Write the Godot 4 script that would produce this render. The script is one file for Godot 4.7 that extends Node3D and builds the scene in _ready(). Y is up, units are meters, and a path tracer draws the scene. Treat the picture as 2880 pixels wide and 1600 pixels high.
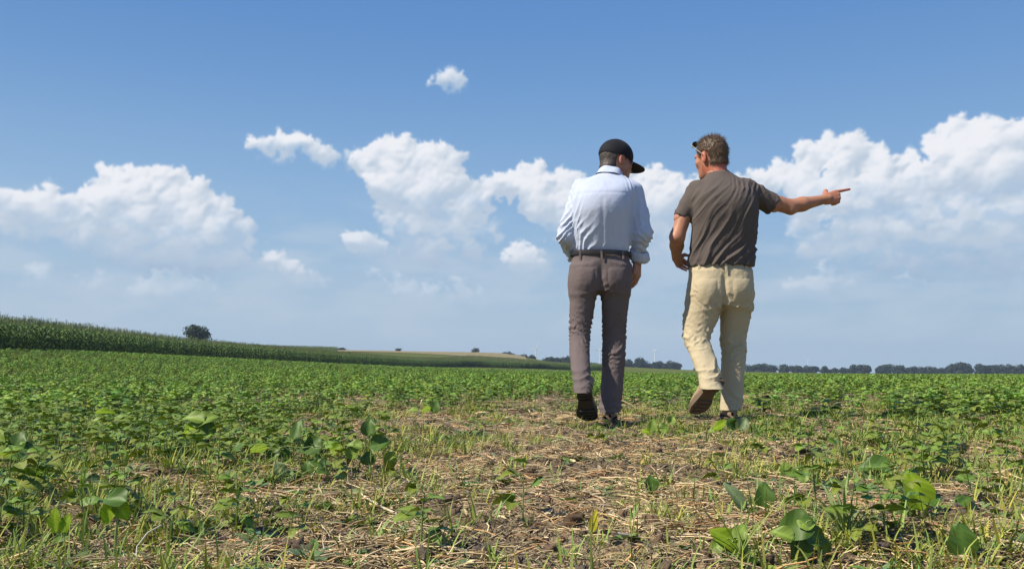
extends Node3D
# A soybean field in summer: two men walk away from a very low camera, one of them pointing to the side.

const SUN := Vector3(-0.62, 0.74, 0.25)        # towards the sun
const BUMPS := [-0.36,-0.62,-0.9149,-0.39,-1.05,0.0267,-0.29,-1.65,0.5716,-0.23,-2.40,1.5742,-0.05,-2.90,4.8222,0.24,-3.30,4.2205,-0.17,-0.30,-3.4398,0.00,-0.60,2.5983,0.00,-1.20,1.0704,0.30,-0.60,-0.9390,0.60,-1.00,-0.5755,0.30,-1.50,0.1536,0.60,-2.40,-0.5145,1.20,-2.40,-0.5539,2.00,-4.00,-0.3379,3.00,-8.00,0.3039,0.00,-0.30,-3.8741,0.10,-0.30,-0.2066,-0.08,-0.30,7.8198,0.00,-0.10,-5.7416,-0.08,-0.10,3.5474,0.08,-0.10,2.4540,0.00,0.00,4.8858,-0.05,0.00,-0.4905,0.05,0.00,-4.1220,-0.30,0.00,0.7482,0.30,0.00,-0.2861,0.00,0.60,0.8252,-0.80,0.60,0.0654,0.80,0.60,-0.4914,-0.05,-3.40,-1.1226,-0.38,-4.00,-1.0831,-0.53,-5.50,1.9778,-0.97,-5.50,-1.9423,0.00,-5.50,-15.0207,0.35,-5.50,9.5880,0.68,-5.50,4.2837,1.30,-5.50,-0.3581,-1.06,-3.00,-1.2830,-1.44,-2.50,-1.8714,-0.44,-2.50,0.5122,-0.89,-3.00,4.1642,-1.60,-1.50,-0.4614,-0.75,-0.62,-2.4097,-2.50,-4.00,-0.0751,-3.00,-1.00,-0.9116,-2.00,-8.00,-0.5963,0.00,-8.00,0.3017,-2.00,-15.00,0.6859,2.00,-15.00,0.0379,-4.00,-15.00,-0.1930,5.00,-15.00,-0.1634,-5.00,-6.00,1.0105,-5.00,0.00,0.2407,5.00,-4.00,-0.3756,5.00,0.00,-0.2338,-1.00,2.00,0.0749,1.00,2.00,0.1221,-0.29,-3.00,-8.0978]
const BUMP_BASE := 0.8985
# cumulus clouds: [elevation of the flat base, opacity, [azimuth, elevation, radius of each puff, in degrees]]
const CLOUDS := [
	[6.4,1.00,[-29.9,9.0,1.59, -28.1,8.9,1.59, -26.4,9.0,1.41, -24.7,9.9,1.80, -23.3,10.3,2.00, -21.7,10.2,1.90, -20.1,9.6,1.85, -18.6,8.8,1.67, -17.3,8.3,1.34, -23.1,8.5,2.44, -20.8,7.9,2.31, -18.7,7.5,1.54, -31.5,8.7,1.93, -25.4,7.9,1.54, -21.9,6.9,1.54, -19.6,6.7,1.54, -17.5,7.1,1.23, -23.4,7.0,1.28, -33.1,8.2,2.05]],
	[6.9,1.00,[-9.3,13.4,1.08, -7.8,13.7,1.44, -6.2,13.5,1.49, -4.6,13.0,1.54, -4.0,11.9,1.41, -7.5,11.9,1.85, -5.5,11.2,2.05, -7.8,10.1,1.08, -5.9,9.3,1.67, -3.8,9.4,1.59, -2.2,9.1,1.03, -1.2,9.2,0.77, -2.8,10.7,1.41, -1.9,11.5,0.77, -6.9,8.2,1.28, -4.9,8.0,1.54, -2.7,8.1,1.28]],
	[6.4,0.95,[-1.3,11.9,0.92, 0.1,12.1,1.08, 1.4,12.3,1.28, 2.9,12.1,1.13, 4.2,11.5,1.28, 2.1,10.9,1.59, 3.4,9.7,1.54, 9.1,12.1,1.28, 8.1,11.8,1.18, 10.4,11.7,1.16, 9.3,10.3,2.05, 11.6,10.8,1.54, 6.8,10.4,2.05, 5.0,9.7,1.80, 1.4,11.2,1.28, 7.0,8.6,1.80, 10.1,8.6,1.54]],
	[6.0,1.00,[15.6,11.7,1.03, 17.0,11.9,1.16, 18.5,12.0,1.03, 19.3,13.0,1.23, 20.3,13.5,1.08, 21.5,13.3,1.16, 22.6,12.6,1.03, 24.4,12.5,0.77, 24.6,11.5,1.08, 26.6,13.3,1.23, 27.6,13.6,1.18, 28.9,13.5,1.08, 29.8,13.3,1.03, 30.8,12.8,1.23, 27.9,11.5,2.31, 29.7,11.1,2.57, 25.8,10.4,1.93, 23.0,10.4,2.05, 20.7,10.5,1.93, 18.6,10.4,1.59, 22.0,8.8,1.80, 24.6,8.5,2.05, 27.4,8.4,2.31, 30.0,8.4,2.57, 20.9,7.6,1.08, 22.4,7.6,1.23, 24.2,7.2,1.03, 18.4,9.2,1.28, 32.8,11.0,2.57, 32.3,8.7,2.83, 14.6,10.9,1.28, 20.6,7.2,1.28, 22.8,6.7,1.41, 25.2,6.7,1.54, 27.3,6.6,1.54, 29.5,6.5,1.80, 19.0,7.7,1.28]],
	[17.5,0.85,[-4.2,18.9,0.69, -4.7,18.6,0.64, -3.6,18.6,0.67, -4.0,18.0,0.51, -3.2,18.4,0.36, -5.3,18.5,0.23]],
	[12.8,1.00,[-16.6,14.0,0.57, -15.7,14.0,0.77, -14.8,14.1,0.92, -13.9,14.3,0.92, -12.9,13.8,0.87, -11.9,13.5,0.77, -10.8,13.3,0.77, -9.9,13.3,0.82]],
	[7.0,0.75,[-10.0,8.4,0.87, -9.3,8.1,0.77, -8.8,7.8,0.77, -7.8,7.3,0.62, -5.7,7.3,0.62]],
	[6.0,0.85,[0.3,7.8,0.77, 1.0,7.3,1.08, 0.1,6.8,0.77, 2.1,6.6,0.82, -0.5,6.4,0.51]],
	[5.0,0.80,[-15.2,6.9,0.82, -14.5,6.6,0.77, -13.8,6.2,0.67, -12.9,6.0,0.62, -11.9,5.6,0.62]],
	[3.8,0.40,[-7.1,5.1,1.16, -5.5,4.9,1.03, -3.6,5.2,1.03, -2.0,4.6,1.03, -8.9,6.3,0.46]],
	[4.6,0.40,[17.8,5.0,1.03, 19.2,5.1,1.28, 20.8,4.8,1.03, 24.3,4.5,1.28, 26.2,4.3,1.03, 27.8,4.9,0.67, 28.4,5.0,0.41]],
	[3.6,0.35,[-20.9,4.8,1.54, -19.1,4.7,1.28, -22.5,4.8,1.28, -25.1,5.1,1.03, -28.2,5.4,1.03]],
]

var rng := RandomNumberGenerator.new()
var rough := FastNoiseLite.new()
var broad := FastNoiseLite.new()
var mats := {}
var counts := {}


func _ready() -> void:
	var cam := Camera3D.new()
	cam.name = "camera"
	cam.position = Vector3(0, 0.36, 0)
	cam.rotation_degrees = Vector3(5.724, 0, 0)
	cam.fov = 35.57
	cam.near = 0.05
	cam.far = 5000.0
	add_child(cam)
	var env := Environment.new()
	var sky := Sky.new()
	var pano := PanoramaSkyMaterial.new()
	pano.panorama = ImageTexture.create_from_image(paint_sky())
	sky.sky_material = pano
	env.background_mode = Environment.BG_SKY
	env.sky = sky
	env.background_energy_multiplier = 0.72
	env.tonemap_mode = Environment.TONE_MAPPER_LINEAR
	env.tonemap_exposure = 1.4
	env.sdfgi_enabled = true
	env.ssao_enabled = true
	env.ssil_enabled = true
	env.fog_enabled = true
	env.fog_density = 0.00020
	env.fog_light_color = Color(0.72, 0.80, 0.90)
	var we := WorldEnvironment.new()
	we.name = "world_environment"
	we.environment = env
	add_child(we)
	var sun := DirectionalLight3D.new()
	sun.name = "sun"
	sun.light_energy = 1.5
	sun.light_color = Color(1.0, 0.955, 0.88)
	sun.light_angular_distance = 0.5
	sun.shadow_enabled = true
	sun.sky_mode = DirectionalLight3D.SKY_MODE_LIGHT_ONLY
	add_child(sun)
	sun.look_at_from_position(SUN * 10.0, Vector3.ZERO)
	rng.seed = 4711
	rough.seed = 3
	rough.frequency = 1.0
	rough.fractal_octaves = 4
	broad.seed = 8
	broad.frequency = 1.0
	broad.fractal_octaves = 2
	make_materials()
	build_land()
	build_far()
	build_corn()
	build_people()
	build_field()


# ---------------------------------------------------------------- sky

func paint_sky() -> Image:
	var puffs := []
	for c in CLOUDS:
		add_cloud(puffs, c[0], c[1], c[2])
	var r := RandomNumberGenerator.new()
	r.seed = 77
	for k in 46:                                   # the rest of the sky goes on in the same way
		var az := r.randf_range(-180.0, 180.0)
		if absf(az) < 46.0:
			az = 180.0 - az
		az = wrapf(az, -180.0, 180.0)
		if absf(az) > 168.0:
			continue
		var el := r.randf_range(4.0, 13.0) if k < 36 else r.randf_range(18.0, 50.0)
		var size := r.randf_range(1.0, 2.4) * (1.0 if k < 36 else 1.3)
		var list := []
		var wide := r.randi_range(5, 12)
		for i in wide:
			var t := (i + 0.5) / wide - 0.5
			list.append_array([az + t * wide * size * 1.1, el + size * (0.3 + r.randf() * 2.2 * (1.0 - 4.0 * t * t)), size * r.randf_range(0.6, 1.2)])
		add_cloud(puffs, el - 0.3, r.randf_range(0.7, 1.0), list)
	var low := paint_window(puffs, -180.0, 90.0, 1440, 360, 4.0)
	var small := Image.create_from_data(1440, 360, false, Image.FORMAT_RGB8, low)
	small.resize(4096, 1024, Image.INTERPOLATE_CUBIC)
	var im := Image.create(4096, 2048, false, Image.FORMAT_RGB8)
	im.fill(Color8(92, 100, 72))
	im.blit_rect(small, Rect2i(0, 0, 4096, 1024), Vector2i(0, 0))
	var ppd := 4096.0 / 360.0
	var w := 912
	var h := 364
	var x0 := 2048 - 456
	var y0 := 1024 - h
	var fine := paint_window(puffs, x0 / ppd - 180.0, 90.0 - y0 / ppd, w, h, ppd)
	im.blit_rect(Image.create_from_data(w, h, false, Image.FORMAT_RGB8, fine), Rect2i(0, 0, w, h), Vector2i(x0, y0))
	var turned := Image.create(4096, 2048, false, Image.FORMAT_RGB8)   # a panorama's first column lies straight ahead
	turned.blit_rect(im, Rect2i(2048, 0, 2048, 2048), Vector2i(0, 0))
	turned.blit_rect(im, Rect2i(0, 0, 2048, 2048), Vector2i(2048, 0))
	return turned


func add_cloud(puffs: Array, base: float, strength: float, list: Array) -> void:
	var r := RandomNumberGenerator.new()
	r.seed = int(absf(list[0]) * 100.0) + list.size()
	var high := 0.0
	for i in range(0, list.size(), 3):
		high = maxf(high, list[i + 1] + list[i + 2])
	for i in range(0, list.size(), 3):
		var a: float = list[i]
		var e: float = list[i + 1]
		var s: float = list[i + 2]
		puffs.append([a, e, s, 0.0, base, high, strength])
		for k in 9:
			var t := r.randf_range(-0.5, PI + 0.5)
			var s1 := s * r.randf_range(0.25, 0.5)
			var q := s * r.randf_range(0.55, 0.92)
			var a1 := a + cos(t) * q
			var e1 := e + sin(t) * q
			puffs.append([a1, e1, s1, s * 0.45, base, high, strength])
			for j in 4:
				var t2 := r.randf_range(-0.6, PI + 0.6)
				var s2 := s1 * r.randf_range(0.25, 0.5)
				puffs.append([a1 + cos(t2) * s1 * 0.85, e1 + sin(t2) * s1 * 0.85, s2, s * 0.45 + s1 * 0.5, base, high, strength])


func mixed(a: Vector3, b: Vector3, t: float) -> Vector3:
	return a + (b - a) * t


func blurred(a: PackedFloat32Array, w: int, h: int, span: int) -> PackedFloat32Array:
	var b := PackedFloat32Array(a)
	for pass_ in 2:
		var src := PackedFloat32Array(b)
		var step := 1 if pass_ == 0 else w
		var n := w if pass_ == 0 else h
		for line in (h if pass_ == 0 else w):
			var at := line * w if pass_ == 0 else line
			var sum := 0.0
			for k in range(-span, n):
				if k + span < n:
					sum += src[at + (k + span) * step]
				if k - span - 1 >= 0:
					sum -= src[at + (k - span - 1) * step]
				if k >= 0:
					b[at + k * step] = sum / (2 * span + 1)
	return b


func clear_sky(az: float, el: float) -> Vector3:
	var t := clampf(el / 90.0, 0.0, 1.0)
	var side := clampf(0.5 - az / 70.0, 0.0, 1.0) if absf(az) < 90.0 else 0.5   # paler towards the sun's side
	var c := Vector3(172, 196, 214)
	c = mixed(c, Vector3(138, 177, 217), smoothstep(0.02, 0.13, t))
	c = mixed(c, Vector3(92, 140, 200), smoothstep(0.09, 0.29, t))
	c = mixed(c, Vector3(52, 96, 165), smoothstep(0.25, 1.0, t))
	return mixed(c, Vector3(190, 208, 224), 0.5 * side * (1.0 - smoothstep(0.0, 0.22, t)))


func paint_window(puffs: Array, az0: float, el0: float, w: int, h: int, ppd: float) -> PackedByteArray:
	var n := w * h
	var warp := FastNoiseLite.new()
	warp.seed = 5
	warp.frequency = 0.55
	warp.fractal_octaves = 5
	warp.fractal_gain = 0.55
	var veil := FastNoiseLite.new()
	veil.seed = 9
	veil.frequency = 0.16
	veil.fractal_octaves = 5
	var wx := PackedFloat32Array()
	var wy := PackedFloat32Array()
	wx.resize(n)
	wy.resize(n)
	var hgt := PackedFloat32Array()
	var cov := PackedFloat32Array()
	var own := PackedInt32Array()
	hgt.resize(n)
	cov.resize(n)
	own.resize(n)
	for y in h:
		var el := el0 - (y + 0.5) / ppd
		for x in w:
			var az := az0 + (x + 0.5) / ppd
			wx[y * w + x] = warp.get_noise_2d(az, el * 1.15)
			wy[y * w + x] = warp.get_noise_2d(az + 91.0, el * 1.15)
	for p in puffs.size():
		var q: Array = puffs[p]
		var a: float = q[0]
		var e: float = q[1]
		var s: float = q[2]
		var up: float = q[3]
		var strength: float = q[6]
		var reach := s + 0.7
		var xa := maxi(0, int((a - reach - az0) * ppd))
		var xb := mini(w, int((a + reach - az0) * ppd) + 1)
		var ya := maxi(0, int((el0 - e - reach) * ppd))
		var yb := mini(h, int((el0 - e + reach) * ppd) + 1)
		var amp := minf(0.85, 0.45 + s * 0.3)
		for y in range(ya, yb):
			var de := el0 - (y + 0.5) / ppd - e
			for x in range(xa, xb):
				var i := y * w + x
				var dx := (az0 + (x + 0.5) / ppd - a + wx[i] * amp) / s
				var dy := (de + wy[i] * amp) / s
				var d2 := dx * dx + dy * dy
				if d2 < 1.0:
					var z := up + s * sqrt(1.0 - d2)
					if z > hgt[i]:
						hgt[i] = z
						own[i] = p
					cov[i] = maxf(cov[i], (1.0 - sqrt(d2)) * s * strength)
	var light := Vector3(-0.42, 0.80, 0.42).normalized()
	var out := PackedByteArray()
	out.resize(n * 3)
	var soft := blurred(hgt, w, h, maxi(1, int(ppd * 0.16)))
	var form := blurred(soft, w, h, maxi(1, int(ppd * 0.55)))
	for y in h:
		var el := el0 - (y + 0.5) / ppd
		for x in w:
			var i := y * w + x
			var az := az0 + (x + 0.5) / ppd
			var c := clear_sky(az, el)
			var v := veil.get_noise_2d(az * 0.7, el * 2.4)
			var hazy := smoothstep(-0.35, 0.4, v) * smoothstep(0.5, 3.0, el) * (1.0 - smoothstep(6.5, 12.5, el))
			c = mixed(c, Vector3(190, 206, 222), 0.60 * hazy)
			var under := 0.0
			if cov[i] > 0.0:
				var q: Array = puffs[own[i]]
				var x1 := i if x == 0 else i - 1
				var x2 := i if x == w - 1 else i + 1
				var y1 := i if y == 0 else i - w
				var y2 := i if y == h - 1 else i + w
				var fine := Vector3((soft[x1] - soft[x2]) * ppd * 0.5, (soft[y2] - soft[y1]) * ppd * 0.5, 1.2).normalized()
				var whole := Vector3((form[x1] - form[x2]) * ppd * 0.5, (form[y2] - form[y1]) * ppd * 0.5, 0.8).normalized()
				var lam := fine.dot(light) * 0.45 + whole.dot(light) * 0.55 + wx[i] * 0.16
				var base: float = q[4]
				var tall: float = maxf(q[5] - base, 0.6)
				var t := clampf((el - base + wy[i] * 0.5) / tall, -0.3, 1.0)
				var lit := smoothstep(0.12, 0.80, lam) * (0.25 + 0.75 * smoothstep(0.0, 0.7, t))
				lit = maxf(lit, 0.85 * smoothstep(0.6, 0.98, lam) * smoothstep(-0.05, 0.25, t))
				var cc := mixed(Vector3(192, 206, 222), Vector3(242, 243, 248), lit)
				cc = mixed(cc, Vector3(150, 175, 204), 0.9 * (1.0 - smoothstep(-0.15, 0.20, t)))
				cc = mixed(cc, c, 0.35 * (1.0 - smoothstep(3.0, 9.0, el)))
				var edge := 0.22 + 0.8 * (1.0 - smoothstep(-0.1, 0.6, t))
				var alpha := smoothstep(0.0, edge, cov[i] + wy[i] * 0.30 + veil.get_noise_2d(az * 9.0, el * 11.0) * 0.16)
				alpha *= smoothstep(base - 1.5, base - 0.1, el + wx[i] * 0.8) * minf(1.0, 0.25 + 0.8 * float(q[6]))
				var holes := smoothstep(-0.35, 0.25, veil.get_noise_2d(az * 3.0 + 50.0, el * 4.5))
				alpha *= lerpf(lerpf(0.42, 0.9, holes), 1.0, smoothstep(0.25, 0.75, t))
				c = mixed(c, cc, clampf(alpha, 0.0, 1.0))
			var grain := (hash(i) % 1000) / 1000.0
			out[i * 3] = int(c.x + grain)
			out[i * 3 + 1] = int(c.y + grain)
			out[i * 3 + 2] = int(c.z + grain)
	return out


# ---------------------------------------------------------------- helpers

func numbered(called: String) -> String:
	var k: int = counts.get(called, 0)
	counts[called] = k + 1
	return called if k == 0 else "%s_%03d" % [called, k]


func tag(o: Node, label: String, category := "", group := "", kind := "") -> Node:
	if label:
		o.set_meta("label", label)
	if category:
		o.set_meta("category", category)
	if group:
		o.set_meta("group", group)
	if kind:
		o.set_meta("kind", kind)
	return o


func base(called: String, at := Vector3.ZERO, turn := 0.0) -> Node3D:
	var o := Node3D.new()
	o.name = numbered(called)
	o.position = at
	o.rotation.y = turn
	add_child(o)
	return o


func part(called: String, m: Mesh, mat: Material, parent: Node = self) -> MeshInstance3D:
	var o := MeshInstance3D.new()
	o.name = numbered(called) if parent == self else called
	o.mesh = m
	if mat:
		o.material_override = mat
	parent.add_child(o, true)
	return o


func lin(r: float, g: float, b: float) -> Color:
	return Color(r, g, b).linear_to_srgb()


func paint(name_: String, c: Color, roughness := 0.8, spec := 0.5) -> StandardMaterial3D:
	var m := StandardMaterial3D.new()
	m.resource_name = name_
	m.albedo_color = c
	m.roughness = roughness
	m.metallic_specular = spec
	mats[name_] = m
	return m


func hill(x: float, z: float) -> float:
	var s := BUMP_BASE
	for i in range(0, BUMPS.size(), 3):
		var dx: float = x * 0.01 - BUMPS[i]
		var dz: float = z * 0.01 - BUMPS[i + 1]
		s += BUMPS[i + 2] * sqrt(dx * dx + dz * dz + 0.02)
	return s


# ---------------------------------------------------------------- materials and land

func noise_texture(freq: float, stops: Array, size := 512, octaves := 5, seed_ := 1, kind := FastNoiseLite.TYPE_SIMPLEX_SMOOTH) -> NoiseTexture2D:
	var n := FastNoiseLite.new()
	n.seed = seed_
	n.noise_type = kind
	n.frequency = freq
	n.fractal_octaves = octaves
	n.fractal_gain = 0.6
	var t := NoiseTexture2D.new()
	t.width = size
	t.height = size
	t.seamless = true
	t.noise = n
	if stops:
		var g := Gradient.new()
		var at := PackedFloat32Array()
		var cs := PackedColorArray()
		for s in stops:
			at.append(s[0])
			cs.append(s[1])
		g.offsets = at
		g.colors = cs
		t.color_ramp = g
	return t


func make_materials() -> void:
	var soil := paint("soil", Color.WHITE, 0.95, 0.2)
	soil.albedo_texture = noise_texture(0.02, [[0.0, lin(0.12, 0.088, 0.058)], [0.35, lin(0.27, 0.205, 0.14)], [0.6, lin(0.40, 0.32, 0.21)], [1.0, lin(0.50, 0.41, 0.26)]], 1024, 6)
	soil.uv1_scale = Vector3(1.7, 1.7, 1.7)
	soil.vertex_color_use_as_albedo = true
	soil.heightmap_enabled = true
	soil.heightmap_texture = noise_texture(0.03, [], 1024, 6, 4)
	soil.heightmap_scale = 2.5
	for spec in [["soy_leaf", 0.5, 0.4, 0.55], ["grass_blade", 0.6, 0.35, 0.6], ["corn_leaf", 0.55, 0.4, 0.35], ["tree_leaf", 0.7, 0.3, 0.25], ["fresh_leaf", 0.6, 0.28, 0.95]]:
		var m := paint(spec[0], Color.WHITE, spec[1], spec[2])
		m.vertex_color_use_as_albedo = true
		m.cull_mode = BaseMaterial3D.CULL_DISABLED
		m.backlight_enabled = true
		m.backlight = Color(0.85 * spec[3], spec[3], 0.45 * spec[3])
	for spec in [["straw", 0.6, 0.4], ["stem", 0.6, 0.4], ["clod", 0.95, 0.2], ["bark", 0.9, 0.2]]:
		var m := paint(spec[0], Color.WHITE, spec[1], spec[2])
		m.vertex_color_use_as_albedo = true
		m.cull_mode = BaseMaterial3D.CULL_DISABLED
	var st := paint("stubble", Color.WHITE, 0.9, 0.2)
	st.albedo_texture = noise_texture(0.02, [[0.0, lin(0.17, 0.14, 0.065)], [0.5, lin(0.24, 0.20, 0.10)], [1.0, lin(0.32, 0.27, 0.15)]], 512, 5, 7)
	st.uv1_scale = Vector3(0.02, 0.05, 1)
	paint("turbine_white", lin(0.75, 0.75, 0.75), 0.4)


func ground(x: float, z: float) -> float:
	var far := sqrt(x * x + z * z)
	var h := hill(x, z)
	if far < 40.0:
		var f := 1.0 - smoothstep(12.0, 40.0, far)
		h += f * (0.030 * broad.get_noise_2d(x * 0.45, z * 0.45) + 0.022 * broad.get_noise_2d(x * 1.9 + 40.0, z * 1.9))
	return h


func soil_height(x: float, z: float) -> float:
	var far := sqrt(x * x + z * z)
	var h := ground(x, z)
	if far < 14.0:
		var f := 1.0 - smoothstep(8.0, 14.0, far)
		var r := rough.get_noise_2d(x * 5.5, z * 5.5)
		h += f * (0.028 * r + 0.030 * maxf(0.0, absf(rough.get_noise_2d(x * 3.1 + 9.0, z * 3.1)) - 0.25))
	return h


func spread(from: float, near: float, step: float, grow: float, to: float) -> PackedFloat32Array:
	var a := PackedFloat32Array()
	var v := from
	var s := step
	while v < to:
		a.append(v)
		if v > near:
			s *= grow
		v += s
	a.append(to)
	return a


func build_land() -> void:
	var half := spread(0.0, 2.2, 0.03, 1.085, 2400.0)
	var xs := PackedFloat32Array()
	for i in range(half.size() - 1, 0, -1):
		xs.append(-half[i])
	xs.append_array(half)
	var zs := PackedFloat32Array()
	var back := spread(0.0, 0.0, 0.08, 1.25, 400.0)
	for i in range(back.size() - 1, 0, -1):
		zs.append(back[i] - 0.9)
	var front := spread(0.9, 6.0, 0.03, 1.07, 2600.0)
	for v in front:
		zs.append(-v)
	var nx := xs.size()
	var nz := zs.size()
	var vs := PackedVector3Array()
	var cs := PackedColorArray()
	var uv := PackedVector2Array()
	var ix := PackedInt32Array()
	vs.resize(nx * nz)
	cs.resize(nx * nz)
	uv.resize(nx * nz)
	for j in nz:
		for i in nx:
			var x := xs[i]
			var z := zs[j]
			var k := j * nx + i
			vs[k] = Vector3(x, soil_height(x, z), z)
			uv[k] = Vector2(x, z)
			var far := sqrt(x * x + z * z)
			var g := smoothstep(14.0, 40.0, far)
			var p := 0.85 + 0.5 * broad.get_noise_2d(x * 0.8, z * 0.8)
			var c := Color(p, p * 0.97, p * 0.92)
			cs[k] = c.lerp(Color(0.30, 0.46, 0.14), g)
	for j in nz - 1:
		for i in nx - 1:
			var k := j * nx + i
			ix.append_array([k, k + nx, k + 1, k + 1, k + nx, k + nx + 1])
	var m := indexed(vs, ix, cs, uv)
	tag(part("ground", m, mats.soil), "brown field soil with straw bits rising to a low hill", "", "", "structure")


func normals_of(vs: PackedVector3Array, ix: PackedInt32Array) -> PackedVector3Array:
	var ns := PackedVector3Array()
	ns.resize(vs.size())
	for i in range(0, ix.size(), 3):
		var a := ix[i]
		var b := ix[i + 1]
		var c := ix[i + 2]
		var n := (vs[c] - vs[a]).cross(vs[b] - vs[a])
		ns[a] += n
		ns[b] += n
		ns[c] += n
	for i in ns.size():
		ns[i] = ns[i].normalized()
	return ns


func indexed(vs: PackedVector3Array, ix: PackedInt32Array, cs := PackedColorArray(), uv := PackedVector2Array()) -> ArrayMesh:
	var arr := []
	arr.resize(Mesh.ARRAY_MAX)
	arr[Mesh.ARRAY_VERTEX] = vs
	arr[Mesh.ARRAY_NORMAL] = normals_of(vs, ix)
	arr[Mesh.ARRAY_INDEX] = ix
	if cs.size():
		arr[Mesh.ARRAY_COLOR] = cs
	if uv.size():
		arr[Mesh.ARRAY_TEX_UV] = uv
	var m := ArrayMesh.new()
	m.add_surface_from_arrays(Mesh.PRIMITIVE_TRIANGLES, arr)
	return m


class Shape:                                       # collects triangles with colours, then becomes one mesh
	var vs := PackedVector3Array()
	var cs := PackedColorArray()
	var ix := PackedInt32Array()

	func grid(rows: Array, cols: int, c: Color, closed := false) -> void:   # rows of points, joined by quads
		var b := vs.size()
		for r in rows:
			for p in r:
				vs.append(p)
				cs.append(c)
		for j in rows.size() - 1:
			for i in (cols if closed else cols - 1):
				var k := b + j * cols + i
				var k1 := b + j * cols + (i + 1) % cols
				ix.append_array([k, k + cols, k1, k1, k + cols, k1 + cols])

	func tube(points: Array, radii: Array, sides: int, c: Color) -> void:
		var rows := []
		for k in points.size():
			var d: Vector3 = (points[mini(k + 1, points.size() - 1)] - points[maxi(k - 1, 0)]).normalized()
			var u := d.cross(Vector3(0.31, 0.2, 0.93)).normalized()
			var v := d.cross(u)
			var ring := []
			for s in sides:
				var t := TAU * s / sides
				ring.append(points[k] + (u * cos(t) + v * sin(t)) * radii[k])
			rows.append(ring)
		grid(rows, sides, c, true)

	# an ovate leaf: base, direction along it, its upper side, length, width, fold of the two halves, droop of the tip
	func leaf(at: Vector3, along: Vector3, up: Vector3, length: float, width: float, fold: float, droop: float, c: Color, rows_n := 5, blunt := 0.42, half := 1, wave := 0.0) -> void:
		var f := along.normalized()
		var side := f.cross(up).normalized()
		var n := side.cross(f).normalized()
		var rows := []
		for k in rows_n:
			var t := float(k) / (rows_n - 1)
			var w := width * 0.5 * pow(sin(PI * pow(t, blunt * 1.75)), 0.62) if k > 0 and k < rows_n - 1 else width * 0.02
			var mid := at + f * length * (t - 0.18 * droop * t * t) - n * droop * length * t * t * 0.6
			var row := []
			for s in range(-half, half + 1):
				var q := float(s) / half
				row.append(mid + side * w * q + n * (absf(q) * w * fold + wave * width * sin(t * 9.0 + q * 3.0) * absf(q)))
			rows.append(row)
		var first := vs.size()
		grid(rows, 2 * half + 1, c)
		if half > 1:                                                     # a paler midrib and side veins
			for k in rows_n:
				for s in range(-half, half + 1):
					var v := 1.35 if s == 0 else (1.10 if (k + absi(s)) % 2 == 0 else 0.88)
					cs[first + k * (2 * half + 1) + s + half] = Color(c.r * v, c.g * v, c.b * v)

	func blade(at: Vector3, lean: Vector3, length: float, width: float, bend: float, c: Color, segs := 4) -> void:
		var d := Vector3(lean.x, 0, lean.z)
		var out_ := d.normalized() if d.length() > 0.001 else Vector3(1, 0, 0)
		var side := out_.cross(Vector3.UP)
		var rows := []
		for k in segs + 1:
			var t := float(k) / segs
			var ang := d.length() + bend * t
			var p := at + (out_ * sin(ang * 0.6) + Vector3.UP * cos(ang * 0.6)) * length * t
			var w := width * 0.5 * (1.0 - t * t) + 0.0003
			rows.append([p - side * w, p + side * w + out_ * w * 0.4])
		grid(rows, 2, c)

	func mesh(host) -> ArrayMesh:
		return host.indexed(vs, ix, cs)


func scatter(called: String, m: Mesh, mat: Material, where: Array, tints: Array, label: String) -> void:
	var mm := MultiMesh.new()
	mm.transform_format = MultiMesh.TRANSFORM_3D
	mm.use_colors = true
	mm.mesh = m
	mm.instance_count = where.size()
	for i in where.size():
		mm.set_instance_transform(i, where[i])
		mm.set_instance_color(i, tints[i])
	var o := MultiMeshInstance3D.new()
	o.name = numbered(called)
	o.multimesh = mm
	o.material_override = mat
	add_child(o)
	tag(o, label, "", "", "stuff")


func spin(x: float, y: float, z: float, size: float, tilt := 0.0, tall := 1.0) -> Transform3D:
	var b := Basis(Vector3.UP, rng.randf() * TAU)
	if tilt > 0.0:
		b = Basis(Vector3(rng.randf_range(-1, 1), 0, rng.randf_range(-1, 1)).normalized(), rng.randf() * tilt) * b
	return Transform3D(b.scaled(Vector3(size, size * tall, size)), Vector3(x, y, z))


func tint(spread_ := 0.25, warm := 0.15) -> Color:
	var v := 1.0 + rng.randf_range(-spread_, spread_)
	var w := rng.randf_range(-warm, warm)
	return Color(v * (1.0 + w), v, v * (1.0 - w))


# ---------------------------------------------------------------- smooth bodies: distance fields meshed as surface nets

func cone(p: Vector3, a: Vector3, b: Vector3, ra: float, rb: float) -> float:
	var ba := b - a
	var t := clampf((p - a).dot(ba) / ba.length_squared(), 0.0, 1.0)
	return (p - a - ba * t).length() - ra - (rb - ra) * t


func smin(a: float, b: float, k: float) -> float:
	var h := maxf(k - absf(a - b), 0.0) / k
	return minf(a, b) - h * h * k * 0.25


func ball(p: Vector3, c: Vector3, r: Vector3) -> float:
	var q := (p - c) / r
	var l := q.length()
	return (l - 1.0) * minf(r.x, minf(r.y, r.z)) if l > 1.0 else (l - 1.0) * minf(r.x, minf(r.y, r.z))


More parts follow.
